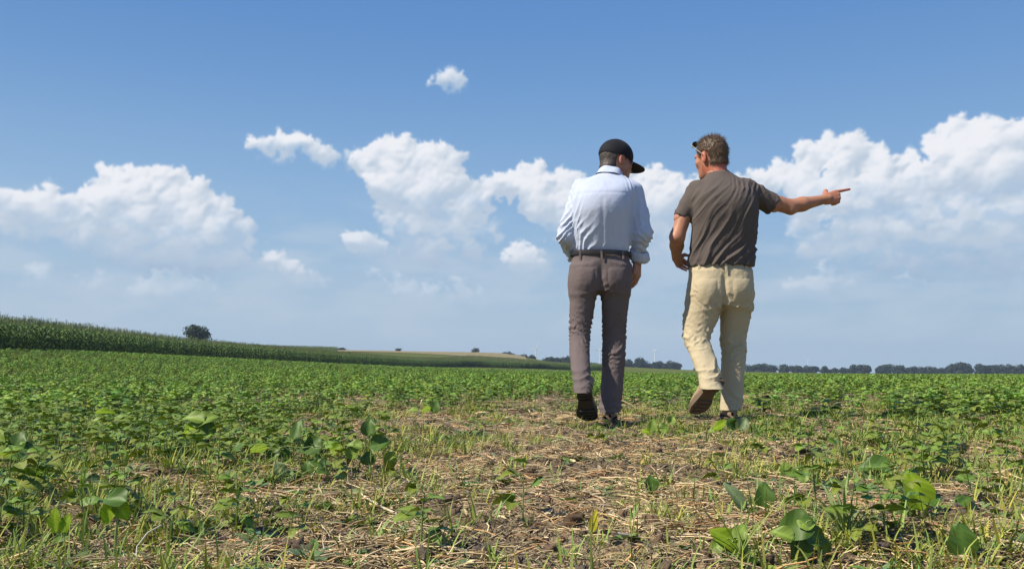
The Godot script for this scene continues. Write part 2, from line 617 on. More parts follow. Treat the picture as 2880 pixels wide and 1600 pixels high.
# a stack of rounded sections: height, centre x, centre z, half width, half depth, squareness
func loft(p: Vector3, t: PackedFloat32Array, cap := 0.0) -> float:
	var n := t.size()
	var k := 0
	var f := 0.0
	if p.y >= t[n - 6]:
		k = n - 12
		f = 1.0
	elif p.y > t[0]:
		while p.y > t[k + 6]:
			k += 6
		f = (p.y - t[k]) / (t[k + 6] - t[k])
	var rx := lerpf(t[k + 3], t[k + 9], f)
	var rz := lerpf(t[k + 4], t[k + 10], f)
	var e := lerpf(t[k + 5], t[k + 11], f)
	var dx := absf(p.x - lerpf(t[k + 1], t[k + 7], f)) / rx
	var dz := absf(p.z - lerpf(t[k + 2], t[k + 8], f)) / rz
	var q := sqrt(dx * dx + dz * dz) if e < 2.01 else pow(pow(dx, e) + pow(dz, e), 1.0 / e)
	var d := (q - 1.0) * minf(rx, rz)
	return maxf(d, maxf(p.y - t[n - 6], t[0] - p.y) - cap)


func nets(f: Callable, lo: Vector3, hi: Vector3, cell: float) -> Array:
	var bx := int(ceil((hi.x - lo.x) / cell / 4.0))
	var by := int(ceil((hi.y - lo.y) / cell / 4.0))
	var bz := int(ceil((hi.z - lo.z) / cell / 4.0))
	var nx := bx * 4 + 1
	var ny := by * 4 + 1
	var nz := bz * 4 + 1
	var sy := nx
	var sz := nx * ny
	var d := PackedFloat32Array()
	d.resize(nx * ny * nz)
	d.fill(1e9)
	var vid := PackedInt32Array()
	vid.resize(nx * ny * nz)
	vid.fill(-1)
	var live := []
	var reach := cell * 4.0 * 0.87 * 2.0
	for k in bz:
		for j in by:
			for i in bx:
				var c := lo + Vector3(i * 4 + 2, j * 4 + 2, k * 4 + 2) * cell
				if absf(f.call(c)) < reach:
					live.append(Vector3i(i * 4, j * 4, k * 4))
					for kk in 5:
						for jj in 5:
							for ii in 5:
								var at := (i * 4 + ii) + (j * 4 + jj) * sy + (k * 4 + kk) * sz
								if d[at] > 1e8:
									d[at] = f.call(lo + Vector3(i * 4 + ii, j * 4 + jj, k * 4 + kk) * cell)
	var vs := PackedVector3Array()
	var cells := PackedInt32Array()
	var corner := [0, 1, sy, sy + 1, sz, sz + 1, sz + sy, sz + sy + 1]
	var edges := [0, 1, 2, 3, 4, 5, 6, 7, 0, 2, 1, 3, 4, 6, 5, 7, 0, 4, 1, 5, 2, 6, 3, 7]
	for b in live:
		for kk in 4:
			for jj in 4:
				for ii in 4:
					var x: int = b.x + ii
					var y: int = b.y + jj
					var z: int = b.z + kk
					var at := x + y * sy + z * sz
					var inside := 0
					for q in 8:
						if d[at + corner[q]] < 0.0:
							inside += 1
					if inside == 0 or inside == 8:
						continue
					var sum := Vector3.ZERO
					var many := 0
					for e in range(0, 24, 2):
						var qa: int = edges[e]
						var qb: int = edges[e + 1]
						var da := d[at + corner[qa]]
						var db := d[at + corner[qb]]
						if (da < 0.0) != (db < 0.0):
							var t := da / (da - db)
							sum += Vector3(qa & 1, (qa >> 1) & 1, qa >> 2).lerp(Vector3(qb & 1, (qb >> 1) & 1, qb >> 2), t)
							many += 1
					vid[at] = vs.size()
					vs.append(lo + (Vector3(x, y, z) + sum / many) * cell)
					cells.append(at)
	var ix := PackedInt32Array()
	var steps := [1, sy, sz]
	for at in cells:
		for a in 3:
			var s: int = steps[a]
			if (d[at] < 0.0) == (d[at + s] < 0.0) or d[at + s] > 1e8:
				continue
			var u: int = steps[(a + 1) % 3]
			var v: int = steps[(a + 2) % 3]
			if at - u - v < 0:
				continue
			var p0 := vid[at - u - v]
			var p1 := vid[at - v]
			var p2 := vid[at]
			var p3 := vid[at - u]
			if p0 < 0 or p1 < 0 or p2 < 0 or p3 < 0:
				continue
			if d[at] < 0.0:
				ix.append_array([p0, p3, p2, p0, p2, p1])
			else:
				ix.append_array([p0, p1, p2, p0, p2, p3])
	return [vs, ix]


func relax(vs: PackedVector3Array, ix: PackedInt32Array, times := 1, share := 0.5) -> PackedVector3Array:
	for k in times:
		var sum := PackedVector3Array()
		var many := PackedInt32Array()
		sum.resize(vs.size())
		many.resize(vs.size())
		for i in range(0, ix.size(), 3):
			for j in 3:
				var a := ix[i + j]
				sum[a] += vs[ix[i + (j + 1) % 3]] + vs[ix[i + (j + 2) % 3]]
				many[a] += 2
		for i in vs.size():
			if many[i]:
				vs[i] = vs[i].lerp(sum[i] / many[i], share)
	return vs


# a garment: field, smoothing, then folds pushed along the normals
func cloth(f: Callable, lo: Vector3, hi: Vector3, cell: float, folds: Callable) -> ArrayMesh:
	var a := nets(f, lo, hi, cell)
	var vs: PackedVector3Array = relax(a[0], a[1], 2)
	var ns := normals_of(vs, a[1])
	for i in vs.size():
		vs[i] += ns[i] * folds.call(vs[i], ns[i])
	return indexed(vs, a[1])


class Flesh:                                       # the grids of one body, gathered into one mesh with skin colours
	var vs := PackedVector3Array()
	var ix := PackedInt32Array()
	var cs := PackedColorArray()

	func add(a: Array, host, color: Callable, smooth := 1) -> void:
		var b := vs.size()
		var pts: PackedVector3Array = host.relax(a[0], a[1], smooth, 0.4)
		for p in pts:
			vs.append(p)
			cs.append(color.call(p))
		for i in a[1]:
			ix.append(i + b)


# ---------------------------------------------------------------- heads, hands, shoes

# in the head's own axes: x to the person's left, y up, z forward; about 23 cm high
func head_field(p: Vector3) -> float:
	var m := Vector3(absf(p.x), p.y, p.z)
	var d := ball(p, Vector3(0, 0.035, -0.012), Vector3(0.075, 0.092, 0.096))
	d = smin(d, ball(p, Vector3(0, -0.035, 0.022), Vector3(0.062, 0.085, 0.072)), 0.03)
	d = smin(d, ball(p, Vector3(0, -0.095, 0.062), Vector3(0.030, 0.022, 0.028)), 0.03)
	d = smin(d, ball(m, Vector3(0.040, -0.015, 0.058), Vector3(0.024, 0.020, 0.022)), 0.02)
	d = smin(d, ball(m, Vector3(0.028, 0.028, 0.076), Vector3(0.026, 0.009, 0.014)), 0.015)
	d = maxf(d, 0.011 - (m - Vector3(0.031, 0.010, 0.093)).length())
	d = smin(d, (m - Vector3(0.030, 0.009, 0.073)).length() - 0.0115, 0.004)
	d = smin(d, cone(p, Vector3(0, 0.018, 0.084), Vector3(0, -0.024, 0.104), 0.007, 0.012), 0.012)
	d = smin(d, ball(m, Vector3(0.011, -0.027, 0.092), Vector3(0.009, 0.007, 0.010)), 0.008)
	d = smin(d, ball(p, Vector3(0, -0.056, 0.083), Vector3(0.024, 0.0055, 0.010)), 0.006)
	d = smin(d, ball(p, Vector3(0, -0.067, 0.082), Vector3(0.021, 0.0060, 0.010)), 0.006)
	var ear := ball(m, Vector3(0.080, -0.002, -0.012), Vector3(0.0085, 0.034, 0.019))
	ear = maxf(ear, -ball(m, Vector3(0.090, 0.000, -0.008), Vector3(0.008, 0.020, 0.010)))
	d = smin(d, ear, 0.008)
	d = smin(d, cone(p, Vector3(0, -0.03, -0.030), Vector3(0, -0.16, -0.050), 0.054, 0.060), 0.03)
	return d


func skin_color(skin: Color, p: Vector3) -> Color:                       # p in the head's axes
	var u := rough.get_noise_3d(p.x * 30.0, p.y * 30.0, p.z * 30.0)
	var c := Color(skin.r * (1.0 + 0.2 * u), skin.g * (1.0 + 0.4 * u), skin.b * (1.0 + 0.4 * u))
	if p.y < -0.05 and p.z < 0.03:                                        # sunburnt neck
		c = Color(c.r * 1.05, c.g * 0.80, c.b * 0.78)
	if absf(p.x) < 0.026 and p.z > 0.075 and absf(p.y + 0.061) < 0.010:
		c = Color(skin.r * 0.85, skin.g * 0.55, skin.b * 0.55)
	elif absf(absf(p.x) - 0.03) < 0.02 and p.z > 0.07 and absf(p.y - 0.034) < 0.006:
		c = Color(skin.r * 0.4, skin.g * 0.4, skin.b * 0.4)
	elif absf(absf(p.x) - 0.03) < 0.010 and p.z > 0.07 and absf(p.y - 0.010) < 0.006:
		c = Color(0.05, 0.04, 0.035)
	elif absf(p.x) > 0.074:
		c = Color(skin.r * 1.1, skin.g * 0.82, skin.b * 0.8)
	return c


# the finger bones of a right hand: x to the thumb, y out of its back, z to the finger tips. curl: one angle for each finger, then the thumb's
func hand_bones(curl: Array, thumb: Vector3) -> Array:
	var bones := []
	var knuckles := [Vector3(0.031, 0.000, 0.090), Vector3(0.011, 0.004, 0.096), Vector3(-0.010, 0.003, 0.091), Vector3(-0.029, -0.003, 0.082)]
	var lengths := [[0.046, 0.027, 0.021], [0.050, 0.031, 0.022], [0.046, 0.029, 0.022], [0.036, 0.022, 0.019]]
	for k in 4:
		bones.append([Vector3(knuckles[k].x * 0.55, -0.004, 0.004), knuckles[k], 0.0165, 0.0125])
		var at: Vector3 = knuckles[k]
		var ang := 0.0
		var r := 0.0102 if k < 3 else 0.0088
		for j in 3:
			ang += curl[k] * [1.0, 1.15, 0.7][j]
			var to: Vector3 = at + Vector3(knuckles[k].x * 0.10, -sin(ang), cos(ang)) * lengths[k][j]
			bones.append([at, to, r, r * 0.9])
			at = to
			r *= 0.9
	var t0 := Vector3(0.020, -0.010, 0.016)
	var t1 := t0 + Vector3(0.80, -0.30, 0.62).normalized() * 0.044
	var t2 := t1 + thumb.normalized() * 0.034
	var t3 := t2 + (thumb.normalized() + Vector3(-0.25, -0.1, 0.1)).normalized() * 0.027
	bones.append_array([[t0, t1, 0.0170, 0.0130], [t1, t2, 0.0118, 0.0105], [t2, t3, 0.0105, 0.0085]])
	return bones


func hand_field(p: Vector3, bones: Array) -> float:
	var palm := 1.0
	var rest := 1.0
	for k in bones.size():
		var b: Array = bones[k]
		var d := cone(p, b[0], b[1], b[2], b[3])
		if k % 4 == 0 and k < 16 or k == 16:
			palm = smin(palm, d, 0.012)
		else:
			rest = minf(rest, d)
	return smin(palm, rest, 0.005)


func facing(forward: Vector3, up: Vector3) -> Basis:                     # axes whose z looks forward
	var z := forward.normalized()
	var x := up.cross(z).normalized()
	return Basis(x, z.cross(x), z)


# in the shoe's own axes: z to the toe, y up, heel at the origin, 30 cm long
func add_shoe(at: Vector3, axes: Basis, owner_: Node3D, upper: Material, sole_mat: Material) -> void:
	var outline := [[-0.005, 0.022], [0.005, 0.031], [0.03, 0.036], [0.07, 0.034], [0.11, 0.033], [0.15, 0.040], [0.19, 0.049], [0.225, 0.050], [0.255, 0.043], [0.28, 0.030], [0.295, 0.012]]
	var tall := [0.075, 0.092, 0.102, 0.108, 0.104, 0.088, 0.070, 0.058, 0.048, 0.038, 0.028]
	var s := Shape.new()
	var rows := []
	for k in outline.size():
		var ring := []
		for i in 14:
			var t := TAU * i / 14
			var w: float = outline[k][1] * 0.94
			var h: float = tall[k]
			var y := 0.026 + (h - 0.026) * 0.5 * (1.0 + sin(t))
			var x := cos(t) * w * (1.0 if y < 0.05 else lerpf(1.0, 0.82, clampf((y - 0.05) / 0.05, 0, 1)))
			ring.append(Vector3(x, y, outline[k][0]))
		rows.append(ring)
	s.grid(rows, 14, Color.WHITE, true)
	var tip := []
	for p in rows[0]:
		tip.append(p.lerp(Vector3(0, 0.05, -0.008), 0.6))
	s.grid([tip, rows[0]], 14, Color.WHITE, true)
	var shaft := []                                                      # the ankle
	for k in 4:
		var ring := []
		for i in 14:
			var t := TAU * i / 14
			ring.append(Vector3(cos(t) * (0.036 + k * 0.002), 0.075 + k * 0.020, 0.042 + sin(t) * (0.047 - k * 0.001)))
		shaft.append(ring)
	s.grid(shaft, 14, Color.WHITE, true)
	var o := part("shoe", s.mesh(self), upper, owner_)
	o.transform = Transform3D(axes, at)
	var b := Shape.new()
	var under := []
	var brim := []
	var low := []
	for side in [1, -1]:
		for k in outline.size():
			var q: int = k if side == 1 else outline.size() - 1 - k
			var z: float = outline[q][0]
			var x: float = outline[q][1] * side + (0.004 if z > 0.1 and z < 0.25 else 0.0)
			var arch := 0.010 * smoothstep(0.075, 0.085, z) * (1.0 - smoothstep(0.13, 0.17, z))
			var spring := 0.022 * pow(maxf(0.0, (z - 0.2) / 0.1), 2.0)
			brim.append(Vector3(x, 0.030 + spring * 0.5, z))
			low.append(Vector3(x * 1.05, arch + spring, z * 1.01))
			under.append(Vector3(0, arch + spring, z))
	b.grid([brim, low], brim.size(), Color.WHITE, true)
	b.grid([low, under], low.size(), Color.WHITE, true)
	for k in 9:                                                          # bars of the tread
		var z := 0.012 + k * 0.031
		if z > 0.085 and z < 0.14:
			continue
		var w := 0.026 if z < 0.1 else 0.036 - 0.016 * smoothstep(0.23, 0.28, z)
		var y := -0.004 + 0.022 * pow(maxf(0.0, (z - 0.2) / 0.1), 2.0)
		b.tube([Vector3(-w, y, z), Vector3(w, y, z + 0.004)], [0.006, 0.006], 5, Color.WHITE)
	part("sole", b.mesh(self), sole_mat, o)


# ---------------------------------------------------------------- the two men

func fabric(name_: String, c: Color, roughness: float, weave: float, relief: float, sheen := 0.15) -> StandardMaterial3D:
	var m := paint(name_, c, roughness, 0.25)
	m.cull_mode = BaseMaterial3D.CULL_DISABLED
	m.uv1_triplanar = true
	m.uv1_scale = Vector3(weave, weave, weave)
	m.heightmap_enabled = true
	m.heightmap_texture = noise_texture(0.012, [], 512, 5, 21)
	m.heightmap_scale = relief
	m.rim_enabled = true
	m.rim = sheen
	m.rim_tint = 0.6
	return m


func shifted(t: Array, o: Vector3) -> PackedFloat32Array:
	var a := PackedFloat32Array()
	for i in range(0, t.size(), 6):
		var rows: Array = [maxi(i - 6, 0), i, mini(i + 6, t.size() - 6), mini(i + 12, t.size() - 6)]
		for k in (4 if i < t.size() - 6 else 1):                         # rounded between the given sections
			var f := k / 4.0
			var row := PackedFloat32Array()
			for j in 6:
				var p0: float = t[rows[0] + j]
				var p1: float = t[rows[1] + j]
				var p2: float = t[rows[2] + j]
				var p3: float = t[rows[3] + j]
				var m1: float = 0.0 if t[rows[2]] == t[rows[0]] else (p2 - p0) / (t[rows[2]] - t[rows[0]]) * (t[rows[2]] - t[rows[1]])
				var m2: float = 0.0 if t[rows[3]] == t[rows[1]] else (p3 - p1) / (t[rows[3]] - t[rows[1]]) * (t[rows[2]] - t[rows[1]])
				row.append(p1 if j > 0 and k == 0 else (lerpf(p1, p2, f) if j == 0 else (2.0 * f * f * f - 3.0 * f * f + 1.0) * p1 + (f * f * f - 2.0 * f * f + f) * m1 + (3.0 * f * f - 2.0 * f * f * f) * p2 + (f * f * f - f * f) * m2))
			a.append_array([row[0] - o.y, row[1] - o.x, row[2] - o.z, row[3], row[4], row[5]])
	return a


func crease(v: float) -> float:                     # a soft, pinched fold profile, -1 to 1
	var s := sin(v)
	return 1.0 - 1.6 * pow(absf(s), 0.6)


func strip(points: Array, width: float, thick: float, out_: Vector3) -> ArrayMesh:   # a flat band along points
	var s := Shape.new()
	var rows := []
	for k in points.size():
		var d: Vector3 = (points[mini(k + 1, points.size() - 1)] - points[maxi(k - 1, 0)]).normalized()
		var side := d.cross(out_).normalized() * width * 0.5
		var n := side.cross(d).normalized() * thick
		var p: Vector3 = points[k]
		rows.append([p - side, p - side + n, p + side + n, p + side])
	s.grid(rows, 4, Color.WHITE, true)
	return s.mesh(self)


func build_people() -> void:
	var sole := paint("sole_rubber", lin(0.030, 0.026, 0.022), 0.75)
	var brown_sole := paint("brown_sole", lin(0.13, 0.09, 0.058), 0.8)
	var dark_leather := paint("dark_leather", lin(0.16, 0.12, 0.09), 0.5)
	var suede := paint("suede", lin(0.33, 0.24, 0.15), 0.85)
	var skin_mat := paint("skin", Color.WHITE, 0.5, 0.4)
	skin_mat.vertex_color_use_as_albedo = true
	skin_mat.subsurf_scatter_enabled = true
	skin_mat.subsurf_scatter_strength = 0.12
	build_capped_man(sole, dark_leather, skin_mat)
	build_pointing_man(brown_sole, suede, skin_mat)


func build_capped_man(sole: Material, leather: Material, skin_mat: Material) -> void:
	var o := Vector3(0.60, 0.045, 0.0)
	var root := base("person", Vector3(o.x, o.y, -5.65))
	tag(root, "man in black cap, pale blue long-sleeved shirt and grey trousers walking away, head turned aside", "person")
	var shirt_mat := fabric("pale_blue_cotton", lin(0.47, 0.53, 0.67), 0.8, 3.0, 0.16)
	var trouser_mat := fabric("grey_brown_twill", lin(0.142, 0.115, 0.115), 0.85, 3.6, 0.20)
	var skin := Color(0.36, 0.185, 0.125)
	# trousers
	var hips := shifted([0.875, 0.561, 0.025, 0.168, 0.102, 2.3, 0.95, 0.563, 0.022, 0.190, 0.126, 2.3, 1.04, 0.566, 0.016, 0.191, 0.126, 2.3, 1.135, 0.568, 0.01, 0.187, 0.121, 2.3], o)
	var leg_l := shifted([0.235, 0.428, 0.285, 0.064, 0.078, 2.1, 0.27, 0.426, 0.262, 0.063, 0.075, 2.1, 0.32, 0.424, 0.238, 0.061, 0.070, 2.1, 0.40, 0.422, 0.175, 0.066, 0.075, 2.1, 0.50, 0.423, 0.090, 0.071, 0.080, 2.1, 0.60, 0.429, 0.030, 0.072, 0.083, 2.1, 0.70, 0.438, 0.018, 0.079, 0.090, 2.1, 0.80, 0.449, 0.018, 0.088, 0.102, 2.1, 0.92, 0.458, 0.02, 0.095, 0.115, 2.1, 1.03, 0.470, 0.016, 0.088, 0.108, 2.1], o)
	var leg_r := shifted([0.110, 0.618, 0.015, 0.073, 0.086, 2.1, 0.14, 0.621, 0.005, 0.075, 0.082, 2.1, 0.30, 0.637, -0.015, 0.077, 0.080, 2.1, 0.45, 0.651, -0.030, 0.079, 0.080, 2.1, 0.60, 0.656, -0.040, 0.081, 0.083, 2.1, 0.72, 0.658, -0.020, 0.086, 0.092, 2.1, 0.82, 0.660, 0.0, 0.095, 0.105, 2.1, 0.92, 0.662, 0.01, 0.098, 0.115, 2.1, 1.03, 0.662, 0.012, 0.092, 0.108, 2.1], o)
	var pants := func(p: Vector3) -> float:
		var d := 1.0
		if p.x < 0.02:
			d = loft(p, leg_l, 0.0)
		if p.x > -0.16:
			d = minf(d, loft(p, leg_r, 0.0))
		if p.y > 0.6:
			d = smin(d, loft(p, hips, 0.0), 0.06)
		return d
	var pant_folds := func(p: Vector3, n: Vector3) -> float:
		var q := p + o
		var w := rough.get_noise_3d(q.x * 5.0, q.y * 4.0, q.z * 5.0)
		var left := q.x < 0.535
		var knee := exp(-pow((q.y - (0.635 if left else 0.56)) / (0.10 if left else 0.15), 2.0))
		var hem := exp(-pow((q.y - (0.33 if left else 0.15)) / 0.07, 2.0))
		var slant := (q.x - (0.43 if left else 0.65)) * (0.5 if left else -0.35)
		var d := knee * 0.0120 * crease((q.y + slant) * 84.0 + w * 7.5) * (0.6 + w)
		d += hem * 0.006 * crease((q.y - slant * 0.5) * 45.0 + w * 3.0)
		d += -0.006 + 0.0035 * w + 0.002 * rough.get_noise_3d(q.x * 16.0, q.y * 12.0, q.z * 16.0)
		var seat := exp(-pow((q.y - 0.855) / 0.07, 2.0)) * exp(-pow((q.x - 0.56) / 0.12, 2.0))
		d += seat * 0.006 * crease((q.y - 0.9 * absf(q.x - 0.56)) * 62.0 + w * 3.0)
		if n.z > 0.2 and q.y > 0.84:                                     # the groove between the buttocks
			d -= 0.016 * exp(-pow((q.x - 0.558) / 0.016, 2.0)) * smoothstep(0.84, 0.88, q.y) * (1.0 - smoothstep(0.98, 1.05, q.y))
		return d
	var trousers := part("trousers", cloth(pants, Vector3(-0.30, 0.03, -0.18), Vector3(0.24, 1.12, 0.38), 0.0075, pant_folds), trouser_mat, root)
	# shirt: torso, two sleeves
	var torso := shifted([1.06, 0.568, 0.012, 0.165, 0.098, 2.3, 1.118, 0.568, 0.013, 0.176, 0.108, 2.3, 1.145, 0.568, 0.011, 0.185, 0.120, 2.3, 1.20, 0.569, 0.014, 0.197, 0.138, 2.0, 1.30, 0.571, 0.038, 0.194, 0.146, 2.0, 1.40, 0.577, 0.060, 0.198, 0.148, 2.0, 1.50, 0.592, 0.048, 0.203, 0.138, 2.1, 1.57, 0.608, 0.018, 0.196, 0.106, 2.3, 1.615, 0.622, -0.020, 0.152, 0.088, 2.1, 1.655, 0.638, -0.050, 0.084, 0.072, 2.0, 1.69, 0.645, -0.065, 0.066, 0.064, 2.0], o)
	var sh_l := Vector3(0.450, 1.553, 0.0) - o
	var el_l := Vector3(0.345, 1.235, 0.035) - o
	var wr_l := Vector3(0.415, 1.135, -0.22) - o
	var sh_r := Vector3(0.790, 1.530, 0.0) - o
	var el_r := Vector3(0.842, 1.250, 0.030) - o
	var wr_r := Vector3(0.812, 1.105, -0.055) - o
	var shirt_f := func(p: Vector3) -> float:
		var d := loft(p, torso, 0.0)
		if p.x < -0.05:
			var a := minf(cone(p, sh_l, el_l, 0.067, 0.062), smin(cone(p, el_l, wr_l, 0.064, 0.050), 1.0, 0.01))
			d = smin(d, a, 0.022)
		elif p.x > 0.05:
			var a := smin(cone(p, sh_r, el_r, 0.069, 0.061), cone(p, el_r, wr_r, 0.061, 0.046), 0.03)
			d = smin(d, a, 0.022)
		return d
	var shirt_folds := func(p: Vector3, n: Vector3) -> float:
		var q := p + o
		var w := rough.get_noise_3d(q.x * 4.0, q.y * 3.0, q.z * 4.0)
		var w2 := rough.get_noise_3d(q.x * 13.0 + 5.0, q.y * 7.0, q.z * 13.0)
		var d := -0.003 + 0.004 * w + 0.0012 * w2
		if q.x < 0.385 and q.y < 1.62:                                   # bunched left sleeve
			var k := smoothstep(1.50, 1.28, q.y)
			d += 0.010 * k * crease((q.y - 0.9 * (q.x - 0.33) - 0.3 * q.z) * 72.0 + w * 5.0) * (0.65 + w)
			d += 0.005 * (1.0 - k) * crease((q.y + 1.6 * (q.x - 0.33)) * 40.0 + w * 5.0)
		elif q.x > 0.775 and q.y < 1.62:                                 # right sleeve: long folds, then bunches by the cuff
			var k := smoothstep(1.36, 1.20, q.y)
			d += 0.008 * k * crease((q.y + 0.7 * (q.x - 0.84)) * 62.0 + w * 5.0)
			d += 0.007 * (1.0 - k) * crease((q.x * 0.9 + q.z * 0.6 + q.y * 0.25) * 75.0 + w * 4.0) * (0.6 + w)
		else:
			var low := smoothstep(1.42, 1.14, q.y)
			var lf := smoothstep(0.60, 0.40, q.x)
			d += 0.011 * low * lf * crease((q.x * 0.86 - q.y * 0.50) * 72.0 + w * 4.0) * (0.7 + w)     # folds from the belt up and out
			d += 0.0035 * low * (1.0 - lf) * crease(q.x * 60.0 + w * 3.0)
			d += 0.004 * exp(-pow((q.x - 0.757) / 0.03, 2.0)) * crease(q.x * 130.0 + q.y * 22.0 + w * 2.0)
			d += 0.004 * exp(-pow((q.x - 0.41) / 0.03, 2.0)) * crease(q.x * 110.0 - q.y * 30.0 + w * 2.0)
			d -= 0.0015 * exp(-pow((q.y - 1.49) / 0.008, 2.0))               # yoke seam
			d -= 0.003 * exp(-pow((q.x - 0.568) / 0.014, 2.0)) * smoothstep(1.49, 1.40, q.y) * smoothstep(1.10, 1.2, q.y)
		return d
	var shirt := part("shirt", cloth(shirt_f, Vector3(-0.42, 1.02, -0.32), Vector3(0.36, 1.66, 0.20), 0.0075, shirt_folds), shirt_mat, root)
	# collar: a band round the neck, folded over
	var cs := Shape.new()
	var rows := []
	for j in 5:
		var ring := []
		for i in 28:
			var t := TAU * i / 28
			var c := Vector3(0.646, 1.655, -0.068) - o
			var up := Vector3(0.12, 0.94, -0.33).normalized()
			var side := Vector3(0.98, -0.17, 0.1).normalized()
			var fwd := side.cross(up)
			var r: float = [0.101, 0.089, 0.073, 0.066, 0.064][j]
			var y: float = [-0.010, 0.022, 0.054, 0.056, 0.03][j]
			var front := 0.5 - 0.5 * cos(t)
			ring.append(c + up * (y - 0.030 * front) + (side * sin(t) + fwd * cos(t) * -1.0) * (r + 0.004 * sin(t * 5.0 + j)))
		rows.append(ring)
	cs.grid(rows, 28, Color.WHITE, true)
	part("collar", cs.mesh(self), shirt_mat, shirt)
	# turned-back right cuff and its loose end
	var cuff := Shape.new()
	var ax := (wr_r - el_r).normalized()
	var cuff_rows := []
	for j in 5:
		var ring := []
		for i in 18:
			var t := TAU * i / 18
			var u := ax.cross(Vector3(0, 0, 1)).normalized()
			var v := ax.cross(u)
			var r: float = [0.052, 0.058, 0.057, 0.053, 0.044][j] + 0.003 * sin(t * 3.0 + j * 2.0)
			var flare: float = 0.026 * maxf(0.0, cos(t - 3.3)) * [0.0, 0.4, 1.0, 0.9, 0.0][j]
			ring.append(wr_r - ax * [0.055, 0.050, 0.01, -0.012, -0.004][j] + (u * cos(t) + v * sin(t)) * (r + flare))
		cuff_rows.append(ring)
	cuff.grid(cuff_rows, 18, Color.WHITE, true)
	part("cuff", cuff.mesh(self), shirt_mat, shirt)
	# belt, belt loops, back pockets
	var belt_pts := []
	for i in 33:
		var t := TAU * i / 32
		belt_pts.append(Vector3(0.568 + sin(t) * 0.194, 1.119 - 0.004 * sin(t), 0.010 + cos(t) * 0.129) - o)
	part("belt", ring_band(belt_pts, Vector3(0.568, 1.116, 0.011) - o, 0.030, 0.004), paint("black_belt", lin(0.02, 0.018, 0.02), 0.45), root)
	for x in [0.43, 0.562, 0.70]:
		var z: float = 0.012 + 0.122 * sqrt(maxf(0.0, 1.0 - pow((x - 0.568) / 0.195, 2.0)))
		part("belt_loop", strip([Vector3(x, 1.130, z + 0.004) - o, Vector3(x, 1.112, z + 0.008) - o, Vector3(x + 0.001, 1.075, z + 0.012) - o], 0.013, 0.003, Vector3(0, 0, 1)), trouser_mat, trousers)
	for side in [-1.0, 1.0]:
		part("pocket", pocket_patch(pants, pant_folds, Vector3(0.560 + side * 0.100, 0.955, 0.3) - o, 0.125, 0.135), trouser_mat, trousers)
	# the body: head, neck, trunk, limbs, right hand
	var hc := Vector3(0.694, 1.750, -0.125) - o
	var head_axes := facing(Vector3(0.88, -0.20, -0.42), Vector3(0.06, 1.0, -0.1)).scaled(Vector3(1.1, 1.1, 1.1))
	var to_head := Transform3D(head_axes, hc).affine_inverse()
	var flesh := Flesh.new()
	var head_f := func(p: Vector3) -> float: return head_field(to_head * p) * 1.1
	flesh.add(nets(head_f, hc - Vector3(0.17, 0.17, 0.17), hc + Vector3(0.17, 0.17, 0.17), 0.0042), self, func(p: Vector3) -> Color: return skin_color(skin, to_head * p))
	var bones := hand_bones([0.35, 0.42, 0.48, 0.52], Vector3(0.25, -0.35, 0.9))
	var hand_t := Transform3D(facing(Vector3(-0.10, -0.96, 0.05), Vector3(0.80, -0.1, 0.55)) * Basis.from_scale(Vector3.ONE * 1.12), Vector3(0.818, 1.095, -0.055) - o)
	var to_hand := hand_t.affine_inverse()
	var hand_f := func(p: Vector3) -> float: return hand_field(to_hand * p, bones) * 1.12
	flesh.add(nets(hand_f, hand_t.origin - Vector3(0.12, 0.24, 0.13), hand_t.origin + Vector3(0.10, 0.04, 0.13), 0.0042), self, func(_p: Vector3) -> Color: return Color(0.40, 0.20, 0.14))
	var trunk := shifted([0.93, 0.562, 0.02, 0.14, 0.08, 2.2, 1.10, 0.568, 0.012, 0.155, 0.09, 2.2, 1.40, 0.578, 0.018, 0.165, 0.105, 2.3, 1.55, 0.605, 0.0, 0.150, 0.085, 2.2, 1.62, 0.628, -0.035, 0.08, 0.065, 2.0, 1.70, 0.655, -0.08, 0.058, 0.060, 2.0], o)
	var under := func(p: Vector3) -> float:
		var d := loft(p, trunk)
		d = smin(d, minf(cone(p, sh_l, el_l, 0.05, 0.042), cone(p, el_l, wr_l, 0.042, 0.03)), 0.03)
		d = smin(d, minf(cone(p, sh_r, el_r, 0.05, 0.042), cone(p, el_r, wr_r + Vector3(-0.004, -0.01, 0), 0.042, 0.028)), 0.03)
		d = smin(d, minf(cone(p, Vector3(-0.13, 0.92, 0.02), Vector3(-0.172, 0.56, 0.03), 0.060, 0.045), cone(p, Vector3(-0.172, 0.56, 0.03), Vector3(-0.176, 0.30, 0.20), 0.05, 0.036)), 0.03)
		return smin(d, minf(cone(p, Vector3(0.06, 0.92, 0.01), Vector3(0.055, 0.56, -0.04), 0.060, 0.045), cone(p, Vector3(0.055, 0.56, -0.04), Vector3(0.018, 0.08, 0.0), 0.05, 0.036)), 0.03)
	flesh.add(nets(under, Vector3(-0.40, 0.02, -0.34), Vector3(0.36, 1.68, 0.36), 0.014), self, func(_p: Vector3) -> Color: return skin)
	part("body", indexed(flesh.vs, flesh.ix, flesh.cs), skin_mat, root)
	# short dark hair below the cap
	var hair_f := func(p: Vector3) -> float:
		var q: Vector3 = to_head * p
		var d := ball(q, Vector3(0, 0.030, -0.016), Vector3(0.081, 0.094, 0.099))
		d = smin(d, ball(q, Vector3(0, -0.050, -0.052), Vector3(0.062, 0.05, 0.052)), 0.02)
		d = maxf(d, q.z - 0.030 - 0.25 * (q.y - 0.03))
		d = maxf(d, -0.088 - q.y)
		d = maxf(d, 0.035 - (Vector2(q.y + 0.005, q.z + 0.010) * Vector2(0.8, 1.15)).length() if absf(q.x) > 0.04 and q.y < 0.035 else -1.0)
		return d * 1.1
